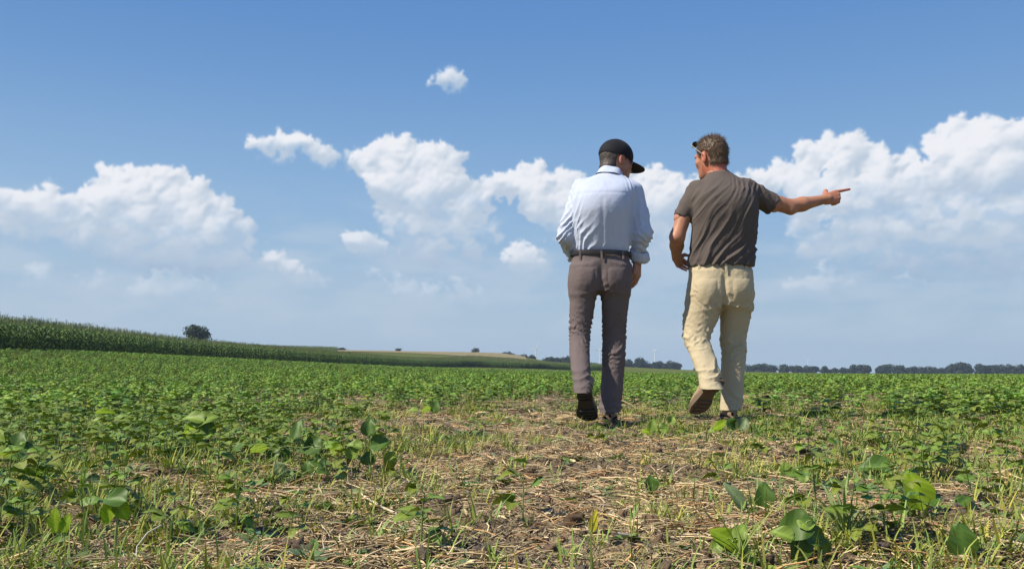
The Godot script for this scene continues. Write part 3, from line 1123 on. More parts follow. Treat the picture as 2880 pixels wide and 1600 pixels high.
	var hair_tuft := func(p: Vector3, _n: Vector3) -> float: return 0.003 * rough.get_noise_3d(p.x * 60.0, p.y * 40.0, p.z * 60.0)
	part("hair", cloth(hair_f, hc - Vector3(0.17, 0.17, 0.17), hc + Vector3(0.17, 0.17, 0.17), 0.0055, hair_tuft), paint("dark_hair", lin(0.045, 0.036, 0.030), 0.6), root)
	# the cap: crown, brim, button
	var cap_mat := fabric("black_cap_cloth", lin(0.016, 0.016, 0.022), 0.75, 5.0, 0.15, 0.3)
	var crown := Shape.new()
	var crown_rows := []
	for j in 15:
		var v := float(j) / 14.0
		var ring := []
		for i in 48:
			var t := TAU * i / 48
			var drop := -0.20 - 0.10 * cos(t)                                # lower behind than in front
			var lat := lerpf(drop, PI / 2 - 0.02, v)
			var seam := 1.0 - 0.014 * exp(-pow(fposmod(t + 0.26, TAU / 6.0) - TAU / 12.0, 2.0) * 300.0) * (1.0 - v)
			var bulge := 1.0 + 0.03 * cos(t) * sin(lat)
			var pos := Vector3(sin(t) * 0.090 * cos(lat), 0.042 + sin(lat) * 0.103, -0.010 + cos(t) * 0.112 * cos(lat) * bulge) * seam
			if j == 0:
				pos *= 0.985
			ring.append(to_head.affine_inverse() * pos)
		crown_rows.append(ring)
	crown.grid(crown_rows, 48, Color.WHITE, true)
	var cap := part("cap", crown.mesh(self), cap_mat, root)
	var brim := Shape.new()
	var brim_rows := []
	for j in 9:
		var v := float(j) / 8.0
		var row := []
		for i in 21:
			var t := (i / 20.0 - 0.5) * 2.05
			var edge := 0.094 * pow(maxf(0.0, cos(t * 1.45)), 0.55)
			var r := v * edge
			var flat := Vector3(sin(t) * (0.089 + r * 0.35), 0.022 - 0.10 * v * edge * 2.0 - 0.018 * pow(absf(sin(t)), 2.0), -0.010 + cos(t) * 0.110 + r)
			row.append(to_head.affine_inverse() * flat)
		brim_rows.append(row)
	brim.grid(brim_rows, 21, Color.WHITE)
	var lower := []
	for r in brim_rows:
		var row := []
		for p in r:
			row.append(p - head_axes.y * 0.0032)
		lower.append(row)
	brim.grid(lower, 21, Color.WHITE)
	brim.grid([brim_rows[8], lower[8]], 21, Color.WHITE)
	part("brim", brim.mesh(self), cap_mat, cap)
	var knob := SphereMesh.new()
	knob.radius = 0.008
	knob.height = 0.009
	knob.radial_segments = 12
	knob.rings = 6
	var kn := part("cap_button", knob, cap_mat, cap)
	kn.position = to_head.affine_inverse() * Vector3(0, 0.146, -0.010)
	# shoes: the right one on the ground, the left one on its toe with the sole showing
	add_shoe(Vector3(0.612, 0.046, 0.065) - o, facing(Vector3(0.12, 0.0, -1.0), Vector3.UP), root, leather, sole)
	add_shoe(Vector3(0.430, 0.246, 0.335) - o, facing(Vector3(0.16, -0.65, -0.74), Vector3(0.12, 0.74, -0.66)) * Basis.from_scale(Vector3(1.25, 1.0, 1.0)), root, leather, sole)


func ring_band(points: Array, centre: Vector3, tall: float, thick: float) -> ArrayMesh:
	var s := Shape.new()
	var rows := []
	for p in points:
		var out_ := Vector3(p.x - centre.x, 0, p.z - centre.z).normalized() * thick
		var up := Vector3(0, tall * 0.5, 0)
		rows.append([p - up, p - up + out_, p + up + out_, p + up])
	s.grid(rows, 4, Color.WHITE, true)
	return s.mesh(self)


# a five-sided patch pocket laid on a garment: looked for along z from the camera's side
func pocket_patch(field: Callable, folds: Callable, c: Vector3, wide: float, tall: float) -> ArrayMesh:
	var s := Shape.new()
	var rows := []
	var outer := []
	for j in 9:
		var row := []
		for i in 9:
			var u := i / 8.0 - 0.5
			var v := 0.5 - j / 8.0
			if v < -0.3:
				u *= 1.0 - 0.0 * v
			var yy := c.y + v * tall - (0.020 * (0.5 - absf(u)) * 2.0 if j == 8 else 0.0)
			var x := c.x + u * wide * (1.0 - 0.10 * (0.5 - v))
			var z := c.z
			for k in 30:                                                  # walk in to the cloth
				var d: float = field.call(Vector3(x, yy, z))
				if d < 0.001:
					break
				z -= maxf(d * 0.7, 0.001)
			var rim: float = folds.call(Vector3(x, yy, z), Vector3(0, 0, 1)) * 0.8 + 0.0045 if i > 0 and i < 8 and j > 0 and j < 8 else folds.call(Vector3(x, yy, z), Vector3(0, 0, 1)) - 0.001
			row.append(Vector3(x, yy, z + rim))
		rows.append(row)
	s.grid(rows, 9, Color.WHITE)
	return s.mesh(self)


func build_pointing_man(sole: Material, suede: Material, skin_mat: Material) -> void:
	var o := Vector3(1.36, 0.05, 0.0)
	var root := base("person", Vector3(o.x, o.y, -5.75))
	tag(root, "bareheaded man in dark taupe short-sleeved shirt and khaki trousers pointing with outstretched arm", "person")
	var shirt_mat := fabric("taupe_jersey", lin(0.104, 0.087, 0.079), 0.9, 3.5, 0.16)
	var trouser_mat := fabric("khaki_canvas", lin(0.47, 0.40, 0.27), 0.85, 3.2, 0.24)
	var skin := Color(0.43, 0.195, 0.125)
	var hips := shifted([0.785, 1.346, 0.03, 0.180, 0.108, 2.3, 0.88, 1.349, 0.030, 0.203, 0.134, 2.3, 0.97, 1.356, 0.022, 0.201, 0.134, 2.3, 1.08, 1.362, 0.01, 0.204, 0.125, 2.3], o)
	var leg_l := shifted([0.255, 1.222, 0.312, 0.078, 0.080, 2.1, 0.30, 1.215, 0.285, 0.074, 0.075, 2.1, 0.34, 1.217, 0.262, 0.073, 0.075, 2.1, 0.42, 1.208, 0.20, 0.083, 0.082, 2.1, 0.50, 1.196, 0.13, 0.085, 0.087, 2.1, 0.57, 1.184, 0.07, 0.090, 0.093, 2.1, 0.64, 1.200, 0.040, 0.104, 0.102, 2.1, 0.72, 1.225, 0.030, 0.122, 0.115, 2.1, 0.82, 1.242, 0.028, 0.113, 0.128, 2.1, 0.90, 1.252, 0.03, 0.108, 0.13, 2.1, 1.0, 1.270, 0.02, 0.092, 0.11, 2.1], o)
	var leg_r := shifted([0.120, 1.404, 0.005, 0.074, 0.085, 2.1, 0.16, 1.410, 0.0, 0.077, 0.082, 2.1, 0.25, 1.424, -0.012, 0.080, 0.080, 2.1, 0.36, 1.431, -0.025, 0.081, 0.082, 2.1, 0.48, 1.443, -0.035, 0.084, 0.086, 2.1, 0.59, 1.447, -0.040, 0.091, 0.092, 2.1, 0.70, 1.455, -0.020, 0.100, 0.105, 2.1, 0.80, 1.456, 0.0, 0.106, 0.122, 2.1, 0.90, 1.456, 0.015, 0.103, 0.13, 2.1, 1.0, 1.446, 0.015, 0.096, 0.11, 2.1], o)
	var pants := func(p: Vector3) -> float:
		var d := 1.0
		if p.x < 0.06:
			d = loft(p, leg_l, 0.0)
		if p.x > -0.10:
			d = minf(d, loft(p, leg_r, 0.0))
		if p.y > 0.5:
			d = smin(d, loft(p, hips, 0.0), 0.06)
		return d
	var pant_folds := func(p: Vector3, n: Vector3) -> float:
		var q := p + o
		var w := rough.get_noise_3d(q.x * 4.5 + 9.0, q.y * 4.0, q.z * 4.5)
		var left := q.x < 1.335
		var knee := exp(-pow((q.y - (0.60 if left else 0.53)) / (0.08 if left else 0.10), 2.0))
		var hem := exp(-pow((q.y - (0.38 if left else 0.20)) / 0.09, 2.0))
		var slant := (q.x - (1.20 if left else 1.44)) * (0.45 if left else -0.5)
		var d := knee * 0.0130 * crease((q.y + slant) * 72.0 + w * 7.5) * (0.6 + w)
		d += hem * 0.008 * crease((q.y - slant) * 46.0 + w * 4.0) * (0.7 + w)
		var seat := exp(-pow((q.y - 0.80) / 0.12, 2.0))
		d += seat * 0.010 * crease((q.y - 0.75 * absf(q.x - 1.35)) * 52.0 + w * 5.0) * (0.5 + w)
		d += -0.006 + 0.005 * w + 0.0025 * rough.get_noise_3d(q.x * 14.0, q.y * 10.0, q.z * 14.0)
		if n.z > 0.2 and q.y > 0.72:
			d -= 0.016 * exp(-pow((q.x - 1.352) / 0.015, 2.0)) * smoothstep(0.72, 0.78, q.y) * (1.0 - smoothstep(0.93, 1.02, q.y))
		return d
	var trousers := part("trousers", cloth(pants, Vector3(-0.30, 0.04, -0.19), Vector3(0.28, 1.05, 0.40), 0.0078, pant_folds), trouser_mat, root)
	# shirt
	var torso := shifted([1.045, 1.366, 0.015, 0.217, 0.138, 2.4, 1.10, 1.369, 0.017, 0.219, 0.143, 2.4, 1.20, 1.378, 0.018, 0.217, 0.138, 2.4, 1.31, 1.388, 0.036, 0.217, 0.138, 2.4, 1.43, 1.391, 0.054, 0.214, 0.136, 2.4, 1.53, 1.388, 0.040, 0.202, 0.125, 2.5, 1.60, 1.384, 0.0, 0.168, 0.105, 2.4, 1.655, 1.384, -0.03, 0.112, 0.082, 2.1, 1.69, 1.378, -0.045, 0.078, 0.068, 2.0], o)
	var sh_l := Vector3(1.222, 1.560, -0.005) - o
	var hem_l := Vector3(1.104, 1.370, 0.015) - o
	var el_l := Vector3(1.078, 1.245, 0.030) - o
	var wr_l := Vector3(1.106, 1.128, -0.165) - o
	var sh_r := Vector3(1.545, 1.565, -0.01) - o
	var hem_r := Vector3(1.735, 1.466, -0.035) - o
	var el_r := Vector3(1.852, 1.462, -0.065) - o
	var wr_r := Vector3(2.100, 1.522, -0.115) - o
	var out_r := (hem_r - sh_r).normalized()
	var out_l := (hem_l - sh_l).normalized()
	var shirt_f := func(p: Vector3) -> float:
		var d := loft(p, torso, 0.0)
		if p.x < -0.05:
			d = smin(d, maxf(cone(p, sh_l, hem_l, 0.072, 0.057), (p - hem_l).dot(out_l)), 0.028)
		elif p.x > 0.05:
			d = smin(d, maxf(cone(p, sh_r, hem_r, 0.082, 0.074), (p - hem_r).dot(out_r)), 0.035)
		return d
	var shirt_folds := func(p: Vector3, n: Vector3) -> float:
		var q := p + o
		var w := rough.get_noise_3d(q.x * 3.0 + 3.0, q.y * 2.5, q.z * 3.0)
		var w2 := rough.get_noise_3d(q.x * 11.0, q.y * 9.0 + 3.0, q.z * 11.0)
		var d := -0.003 + 0.004 * w + 0.001 * w2
		if q.x > 1.62:                                                   # right sleeve: folds from the armpit outwards
			d += 0.009 * crease((q.x * 0.75 + q.y * 0.35) * 75.0 + w * 4.0) * (0.6 + w)
		elif q.x < 1.17 and q.y > 1.36:
			d += 0.003 * crease((q.y * 0.8 + q.x * 0.4) * 40.0 + w * 4.0)
		else:                                                            # long folds from the left hip to the right armpit
			var run := (q.x - 1.36) * 0.80 - (q.y - 1.3) * 0.60
			var amount := smoothstep(1.66, 1.52, q.y) * (0.45 + 0.55 * smoothstep(1.45, 1.1, q.y))
			amount *= smoothstep(-0.02, 0.16, (q.x - 1.15) * 0.9 + 0.10)
			var along := (q.x - 1.36) * 0.60 + (q.y - 1.3) * 0.80
			var w3 := broad.get_noise_2d(run * 5.0, along * 1.6)
			d += 0.0150 * amount * crease(run * 40.0 + w3 * 3.2) * (0.6 + 0.9 * broad.get_noise_2d(run * 9.0 + 30.0, along * 2.5))
			d += 0.0045 * amount * crease(run * 88.0 + w3 * 4.0)
			d += 0.006 * exp(-pow((q.y - 1.56) / 0.08, 2.0)) * smoothstep(1.38, 1.46, q.x) * crease((q.x * 0.95 - q.y * 0.30) * 88.0 + w * 4.0)
			d += 0.003 * exp(-pow((q.y - 1.055) / 0.012, 2.0))
		return d
	var shirt := part("shirt", cloth(shirt_f, Vector3(-0.34, 0.98, -0.20), Vector3(0.44, 1.66, 0.22), 0.0075, shirt_folds), shirt_mat, root)
	var cs := Shape.new()
	var rows := []
	for j in 4:
		var ring := []
		for i in 28:
			var t := TAU * i / 28
			var c := Vector3(1.376, 1.660, -0.050) - o
			var up := Vector3(-0.20, 0.94, -0.28).normalized()
			var side := Vector3(0.97, 0.20, 0.0).normalized()
			var fwd := side.cross(up)
			var r: float = [0.090, 0.085, 0.077, 0.070][j]
			var y: float = [-0.008, 0.018, 0.036, 0.026][j]
			ring.append(c + up * (y - 0.028 * (0.5 - 0.5 * cos(t))) + (side * sin(t) - fwd * cos(t)) * r)
		rows.append(ring)
	cs.grid(rows, 28, Color.WHITE, true)
	part("collar", cs.mesh(self), shirt_mat, shirt)
	for x in [1.203, 1.362, 1.50]:
		var z: float = 0.016 + 0.128 * sqrt(maxf(0.0, 1.0 - pow((x - 1.36) / 0.206, 2.0)))
		part("belt_loop", strip([Vector3(x, 1.055, z + 0.002) - o, Vector3(x, 1.035, z + 0.010) - o, Vector3(x, 1.000, z + 0.013) - o], 0.016, 0.003, Vector3(0, 0, 1)), trouser_mat, trousers)
	for side in [-1.0, 1.0]:
		part("pocket", pocket_patch(pants, pant_folds, Vector3(1.352 + side * 0.112, 0.885, 0.3) - o, 0.13, 0.15), trouser_mat, trousers)
	# the body
	var hc := Vector3(1.337, 1.792, -0.085) - o
	var head_axes := facing(Vector3(-0.60, -0.08, -0.80), Vector3(-0.10, 1.0, -0.06)).scaled(Vector3(1.12, 1.12, 1.12))
	var to_head := Transform3D(head_axes, hc).affine_inverse()
	var from_head := Transform3D(head_axes, hc)
	var flesh := Flesh.new()
	var head_f := func(p: Vector3) -> float: return head_field(to_head * p) * 1.12
	flesh.add(nets(head_f, hc - Vector3(0.17, 0.18, 0.17), hc + Vector3(0.17, 0.18, 0.17), 0.0042), self, func(p: Vector3) -> Color: return skin_color(skin, to_head * p))
	var point_bones := hand_bones([0.02, 1.25, 1.35, 1.40], Vector3(-0.45, -0.75, 0.6))
	var hand_t := Transform3D(facing(Vector3(0.95, 0.22, -0.22), Vector3(0.18, 0.20, 0.97)).scaled(Vector3.ONE * 1.16), wr_r)
	var to_hand := hand_t.affine_inverse()
	var hand_f := func(p: Vector3) -> float: return hand_field(to_hand * p, point_bones) * 1.16
	flesh.add(nets(hand_f, hand_t.origin + Vector3(-0.03, -0.08, -0.12), hand_t.origin + Vector3(0.22, 0.14, 0.07), 0.0040), self, func(p: Vector3) -> Color: return Color(0.44, 0.185, 0.12))
	var left_bones := hand_bones([0.55, 0.6, 0.65, 0.7], Vector3(0.3, -0.5, 0.8))
	var left_t := Transform3D(facing(Vector3(0.42, -0.18, -0.86), Vector3(-0.75, 0.45, -0.45)), wr_l)
	var to_left := left_t.affine_inverse()
	var left_f := func(p: Vector3) -> float:
		var q: Vector3 = to_left * p
		return hand_field(Vector3(-q.x, q.y, q.z), left_bones)
	flesh.add(nets(left_f, wr_l + Vector3(-0.10, -0.13, -0.22), wr_l + Vector3(0.18, 0.09, 0.05), 0.0045), self, func(_p: Vector3) -> Color: return Color(0.46, 0.21, 0.145))
	var arm_f := func(p: Vector3) -> float:
		if p.x > 0.2:
			var d := cone(p, sh_r + Vector3(0.12, -0.06, -0.02), el_r, 0.058, 0.050)
			d = smin(d, cone(p, el_r, el_r.lerp(wr_r, 0.35), 0.047, 0.048), 0.02)
			d = smin(d, cone(p, el_r.lerp(wr_r, 0.35), wr_r, 0.046, 0.030), 0.02)
			d = smin(d, (p - el_r - Vector3(0.0, -0.030, 0.020)).length() - 0.026, 0.02)
			return smin(d, cone(p, wr_r, wr_r + Vector3(0.03, 0.008, 0), 0.030, 0.028), 0.01)
		var e := cone(p, sh_l.lerp(hem_l, 0.6), el_l, 0.050, 0.047)
		e = smin(e, cone(p, el_l, el_l.lerp(wr_l, 0.4), 0.047, 0.045), 0.025)
		e = smin(e, cone(p, el_l.lerp(wr_l, 0.4), wr_l, 0.044, 0.029), 0.02)
		return smin(e, (p - el_l - Vector3(-0.010, -0.01, 0.018)).length() - 0.034, 0.02)
	var arm_color := func(p: Vector3) -> Color:
		var v := 1.0 + 0.25 * rough.get_noise_3d(p.x * 14.0, p.y * 14.0, p.z * 14.0)
		return Color(skin.r * 0.95 * v, skin.g * v, skin.b * 0.95 * v)
	flesh.add(nets(arm_f, Vector3(0.24, 1.30, -0.22), Vector3(0.78, 1.56, 0.06), 0.006), self, arm_color)
	flesh.add(nets(arm_f, Vector3(-0.36, 1.02, -0.24), Vector3(-0.12, 1.46, 0.12), 0.006), self, arm_color)
	var trunk := shifted([0.87, 1.350, 0.02, 0.16, 0.09, 2.2, 1.06, 1.362, 0.012, 0.18, 0.10, 2.2, 1.40, 1.388, 0.018, 0.18, 0.11, 2.3, 1.55, 1.386, 0.0, 0.155, 0.09, 2.2, 1.64, 1.380, -0.03, 0.09, 0.068, 2.0, 1.72, 1.365, -0.065, 0.063, 0.065, 2.0], o)
	var under := func(p: Vector3) -> float:
		var d := loft(p, trunk)
		d = smin(d, minf(cone(p, sh_l, hem_l, 0.05, 0.045), cone(p, sh_r, hem_r, 0.055, 0.05)), 0.03)
		d = smin(d, minf(cone(p, Vector3(-0.10, 0.84, 0.03), Vector3(-0.165, 0.54, 0.06), 0.068, 0.05), cone(p, Vector3(-0.165, 0.54, 0.06), Vector3(-0.148, 0.34, 0.19), 0.055, 0.04)), 0.03)
		return smin(d, minf(cone(p, Vector3(0.09, 0.84, 0.01), Vector3(0.085, 0.54, -0.04), 0.068, 0.05), cone(p, Vector3(0.085, 0.54, -0.04), Vector3(0.042, 0.08, 0.0), 0.055, 0.04)), 0.03)
	flesh.add(nets(under, Vector3(-0.34, 0.02, -0.24), Vector3(0.46, 1.68, 0.38), 0.014), self, func(_p: Vector3) -> Color: return skin)
	part("body", indexed(flesh.vs, flesh.ix, flesh.cs), skin_mat, root)
	# short tousled hair
	var hairy := func(q: Vector3) -> float:
		var d := ball(q, Vector3(0, 0.036, -0.014), Vector3(0.083, 0.101, 0.104))
		d = smin(d, ball(q, Vector3(0, -0.040, -0.050), Vector3(0.064, 0.045, 0.056)), 0.02)
		d = maxf(d, q.z - 0.038 - 0.55 * (q.y - 0.03))
		d = maxf(d, -0.052 - q.y)
		return maxf(d, 0.037 - (Vector2(q.y + 0.008, q.z + 0.012) * Vector2(0.8, 1.1)).length() if absf(q.x) > 0.04 and q.y < 0.04 else -1.0)
	var hair_f := func(p: Vector3) -> float: return hairy.call(to_head * p) * 1.12
	var tuft := func(p: Vector3, _n: Vector3) -> float: return 0.006 * rough.get_noise_3d(p.x * 42.0, p.y * 30.0, p.z * 42.0)
	var hm := cloth(hair_f, hc - Vector3(0.17, 0.17, 0.17), hc + Vector3(0.17, 0.17, 0.17), 0.0055, tuft)
	var hair_mat := paint("sandy_hair", Color.WHITE, 0.55)
	hair_mat.vertex_color_use_as_albedo = true
	hair_mat.cull_mode = BaseMaterial3D.CULL_DISABLED
	var arr := hm.surface_get_arrays(0)
	var hs := Shape.new()
	hs.vs = arr[Mesh.ARRAY_VERTEX]
	hs.ix = arr[Mesh.ARRAY_INDEX]
	var hn: PackedVector3Array = arr[Mesh.ARRAY_NORMAL]
	hs.cs.resize(hs.vs.size())
	hs.cs.fill(Color(0.105, 0.066, 0.038))
	for i in range(0, hn.size(), 2):                                     # strands that stand a little off the head
		var p := hs.vs[i]
		var q: Vector3 = to_head * p
		var lie := (hn[i] * 0.9 - head_axes.y * 0.5 * (0.4 if q.y > 0.09 else 1.4) + Vector3(rng.randf_range(-1, 1), rng.randf_range(-0.4, 0.6), rng.randf_range(-1, 1)) * 0.55).normalized()
		var long_ := rng.randf_range(0.012, 0.024) * (1.3 if q.y > 0.09 else 0.8)
		var w := hn[i].cross(lie).normalized() * 0.0011
		var b := hs.vs.size()
		var v := rng.randf_range(0.7, 1.5)
		hs.vs.append_array([p - w, p + w, p + lie * long_ + hn[i] * 0.003])
		for k in 3:
			hs.cs.append(Color(0.105 * v, 0.064 * v, 0.036 * v))
		hs.ix.append_array([b, b + 1, b + 2])
	part("hair", hs.mesh(self), hair_mat, root)
	# sunglasses pushed up on the hair
	var sg := base("sunglasses", root.position + hc)
	tag(sg, "dark sunglasses with a pale frame pushed up onto the bareheaded man's hair", "sunglasses")
	var frame_mat := paint("pale_frame", lin(0.42, 0.34, 0.29), 0.4)
	var lens_mat := paint("dark_lens", lin(0.012, 0.013, 0.018), 0.08)
	var local := Transform3D(head_axes, Vector3.ZERO)
	for side in [1.0, -1.0]:
		var f := Shape.new()
		f.tube([local * Vector3(0.074 * side, 0.106, 0.072), local * Vector3(0.088 * side, 0.090, 0.060), local * Vector3(0.0925 * side, 0.055, 0.025), local * Vector3(0.0915 * side, 0.020, -0.010), local * Vector3(0.086 * side, 0.004, -0.026)], [0.0020, 0.0022, 0.0020, 0.0020, 0.0018], 6, Color.WHITE)
		part("temple", f.mesh(self), frame_mat, sg)
		var l := Shape.new()
		var lens_rows := []
		for j in 5:
			var ring := []
			for i in 18:
				var t := TAU * i / 18
				var r: float = [0.0, 0.6, 1.0, 1.0, 0.0][j]
				var dep: float = [0.004, 0.003, 0.0, -0.003, -0.001][j]
				var u := cos(t) * 0.029 * r
				var v := sin(t) * 0.021 * r
				var c := Vector3(0.037 * side, 0.108, 0.083)
				ring.append(local * (c + Vector3(u, v * 0.72, -v * 0.68 - absf(u) * 0.1 - u * side * 0.25) + Vector3(0.1 * side, 0.68, 0.72) * dep))
			lens_rows.append(ring)
		l.grid(lens_rows, 18, Color.WHITE, true)
		part("lens", l.mesh(self), lens_mat, sg)
	var bridge := Shape.new()
	bridge.tube([local * Vector3(-0.011, 0.110, 0.088), local * Vector3(0, 0.114, 0.090), local * Vector3(0.011, 0.110, 0.088)], [0.0025, 0.0025, 0.0025], 6, Color.WHITE)
	part("bridge", bridge.mesh(self), frame_mat, sg)
	add_shoe(Vector3(1.400, 0.052, 0.068) - o, facing(Vector3(0.10, 0.0, -1.0), Vector3.UP), root, suede, sole)
	add_shoe(Vector3(1.266, 0.312, 0.325) - o, facing(Vector3(-0.40, -0.72, -0.56), Vector3(-0.36, 0.46, -0.81)) * Basis.from_scale(Vector3(1.3, 1.1, 1.03)), root, suede, sole)


# ---------------------------------------------------------------- far things: stubble, trees, turbines, maize

# a crown of leaf clumps gathered on uneven lobes
func crown_mesh(r: RandomNumberGenerator, wide: float, tall: float, low: float, clumps: int, size: float, dark: Color) -> ArrayMesh:
	var s := Shape.new()
	var lobes := []
	for k in 9:
		var a := r.randf() * TAU
		var q := sqrt(r.randf()) * 0.62
		lobes.append([Vector3(cos(a) * q * wide * 0.5, low + (tall - low) * r.randf_range(0.12, 0.78), sin(a) * q * wide * 0.5), r.randf_range(0.20, 0.34) * wide])
	for k in clumps:
		var l: Array = lobes[r.randi() % lobes.size()]
		var d := Vector3(r.randfn(), r.randfn() * 0.85, r.randfn()).normalized()
		var p: Vector3 = l[0] + d * l[1] * pow(r.randf(), 0.25)
		if p.y > tall or p.y < low * 0.8:
			continue
		var v := r.randf_range(0.6, 1.35)
		var n := (d + Vector3(r.randfn(), r.randfn() + 0.6, r.randfn()) * 0.5).normalized()
		var u := n.cross(Vector3(r.randfn(), r.randfn(), r.randfn())).normalized() * size * r.randf_range(0.6, 1.2)
		var w := n.cross(u).normalized() * size * r.randf_range(0.4, 0.9)
		var b := s.vs.size()
		s.vs.append_array([p - u, p - w * 0.9 + n * size * 0.15, p + u * 0.9, p + w])
		for i in 4:
			s.cs.append(Color(dark.r * v, dark.g * v, dark.b * v))
		s.ix.append_array([b, b + 1, b + 2, b, b + 2, b + 3])
	return s.mesh(self)


func tree_proto(called: String, seed_: int, wide: float, tall: float, low: float, clumps: int, size: float, dark: Color) -> Node3D:
	var r := RandomNumberGenerator.new()
	r.seed = seed_
	var root := Node3D.new()
	root.name = called
	var t := Shape.new()
	var pts := [Vector3.ZERO, Vector3(r.randf_range(-0.1, 0.1), low, 0.1) , Vector3(r.randf_range(-0.3, 0.3), tall * 0.7, 0)]
	t.tube(pts, [tall * 0.035, tall * 0.026, tall * 0.008], 7, Color(0.10, 0.08, 0.06))
	for k in 6:
		var a := r.randf() * TAU
		var y := lerpf(low * 0.8, tall * 0.6, k / 6.0)
		t.tube([Vector3(0, y, 0), Vector3(cos(a) * wide * 0.18, y + tall * 0.10, sin(a) * wide * 0.18), Vector3(cos(a) * wide * 0.36, y + tall * 0.16, sin(a) * wide * 0.36)], [tall * 0.014, tall * 0.010, tall * 0.004], 5, Color(0.10, 0.08, 0.06))
	part("trunk", t.mesh(self), mats.bark, root)
	part("crown", crown_mesh(r, wide, tall, low, clumps, size, dark), mats.tree_leaf, root)
	return root


func build_far() -> void:
	# stubble on the ridge: a sheet a little above the ground
	var vs := PackedVector3Array()
	var uv := PackedVector2Array()
	var ix := PackedInt32Array()
	for j in 21:
		for i in 25:
			var x := lerpf(-330.0, 8.0, i / 24.0)
			var z := lerpf(-425.0, -700.0, j / 20.0) - 18.0 * sin(i * 0.7) * (1.0 - j / 20.0)
			vs.append(Vector3(x, hill(x, z) + 0.25, z))
			uv.append(Vector2(x, z))
	for j in 20:
		for i in 24:
			var k := j * 25 + i
			ix.append_array([k, k + 25, k + 1, k + 1, k + 25, k + 26])
	tag(part("stubble_field", indexed(vs, ix, PackedColorArray(), uv), mats.stubble), "pale tan stubble field on the far ridge", "", "", "structure")
	# the lone tree above the maize
	var lone := tree_proto("tree", 31, 9.6, 9.3, 2.4, 2200, 0.42, Color(0.045, 0.068, 0.040))
	lone.position = Vector3(-106.5, 7.5, -300)
	lone.name = numbered("tree")
	add_child(lone)
	tag(lone, "lone dark spreading tree standing alone above the maize field", "tree")
	var bush := tree_proto("bush", 7, 6.0, 2.6, 0.3, 500, 0.4, Color(0.04, 0.055, 0.035))
	var spots := [[Vector3(-104.6, 14.0, -545), 0.75, "flat dark bush on the ridge nearest to the lone tree", 1.25], [Vector3(-69.8, 13.6, -545), 0.75, "small dark bush in the middle of the stubble ridge", 0.9], [Vector3(-22.5, 12.3, -540), 1.25, "taller dark bush at the end of the stubble ridge beside the first grove", 0.9]]
	for k in spots.size():
		var b: Node3D = bush if k == 0 else bush.duplicate()
		b.name = numbered("bush")
		add_child(b)
		b.position = spots[k][0]
		b.scale = Vector3(spots[k][3], spots[k][1], spots[k][3])
		b.rotation.y = k * 1.3
		tag(b, spots[k][2], "bush")
	# groves along the horizon: [depth, first x, last x, first top, last top, trees, label]
	var groves := [
		[640, -10, 4, 14.6, 13.9, 5, "dark tree in the first grove below the stubble ridge"],
		[640, 9, 16, 13.1, 12.6, 3, "small tree in the gappy row between two groves left of the capped man"],
		[700, 26, 46, 14.8, 13.4, 6, "tree in the rounded dark grove just left of the capped man's leg"],
		[800, 69, 83, 9.3, 9.3, 4, "low tree seen between the capped man's legs"],
		[760, 94, 101, 11.2, 11.5, 3, "tree beside the capped man's trouser leg on the horizon"],
		[760, 108, 113, 12.4, 12.4, 2, "taller square-topped tree between the two men"],
		[780, 119, 136, 9.7, 10.3, 5, "low tree in the ragged row between the two men"],
		[780, 139, 147, 10.0, 9.3, 3, "tree in the last clump before the pointing man's leg"],
		[820, 170, 187, 6.2, 6.2, 4, "low tree seen behind the pointing man's legs"],
		[800, 213, 234, 8.0, 8.6, 5, "tree in the short row just right of the pointing man"],
		[800, 242, 263, 8.0, 7.0, 5, "tree in the second short row right of the pointing man"],
		[800, 272, 279, 7.4, 6.7, 2, "tree of the small pointed pair standing by itself"],
		[840, 298, 322, 5.0, 5.7, 6, "low faint tree before the long dark row"],
		[800, 308, 377, 8.6, 6.1, 15, "tree in the long low dark row on the horizon"],
		[820, 389, 403, 4.9, 4.6, 4, "small scattered tree between the long row and the tall grove"],
		[780, 388, 414, 9.7, 9.0, 7, "tree in the tall domed grove near the frame's edge"],
		[780, 417, 445, 7.8, 6.9, 7, "tree in the flat-topped grove at the frame's edge"],
		[800, 466, 594, 8.0, 8.6, 11, "tree of the row beyond the last grove"],
	]
	var kinds := []
	for k in 4:
		kinds.append(tree_proto("tree", 50 + k, [9.0, 7.5, 10.0, 6.0][k], 10.0, 0.2, 900, 0.75, Color(0.026, 0.042, 0.026)))
	var used := [false, false, false, false]
	for g in groves:
		for k in int(g[5] * 1.7):
			var n := rng.randi() % 4
			var t: Node3D = kinds[n].duplicate() if used[n] else kinds[n]
			used[n] = true
			t.name = numbered("tree")
			add_child(t)
			var f: float = (k + rng.randf_range(-0.2, 0.2)) / maxf(1.0, int(g[5] * 1.7) - 1.0)
			var x := lerpf(g[1], g[2], f)
			var z := -float(g[0]) + rng.randf_range(-14, 14)
			var y := hill(x, z) - 0.3
			var top := lerpf(g[3], g[4], f) * rng.randf_range(0.85, 1.2)
			t.position = Vector3(x, y, z)
			var high := maxf(3.0, top - y)
			var wide := rng.randf_range(0.95, 1.35) * clampf(high / 9.0, 0.6, 1.15)
			t.scale = Vector3(wide, high / 10.0, wide)
			t.rotation.y = rng.randf() * TAU
			tag(t, g[6], "tree", "alike trees: " + g[6])
	# wind turbines far away
	var mast := Node3D.new()
	var tower := CylinderMesh.new()
	tower.top_radius = 1.3
	tower.bottom_radius = 2.4
	tower.height = 90.0
	tower.radial_segments = 12
	part("tower", tower, mats.turbine_white, mast).position.y = 45.0
	var nac := BoxMesh.new()
	nac.size = Vector3(4, 4, 11)
	part("nacelle", nac, mats.turbine_white, mast).position = Vector3(0, 92, 1)
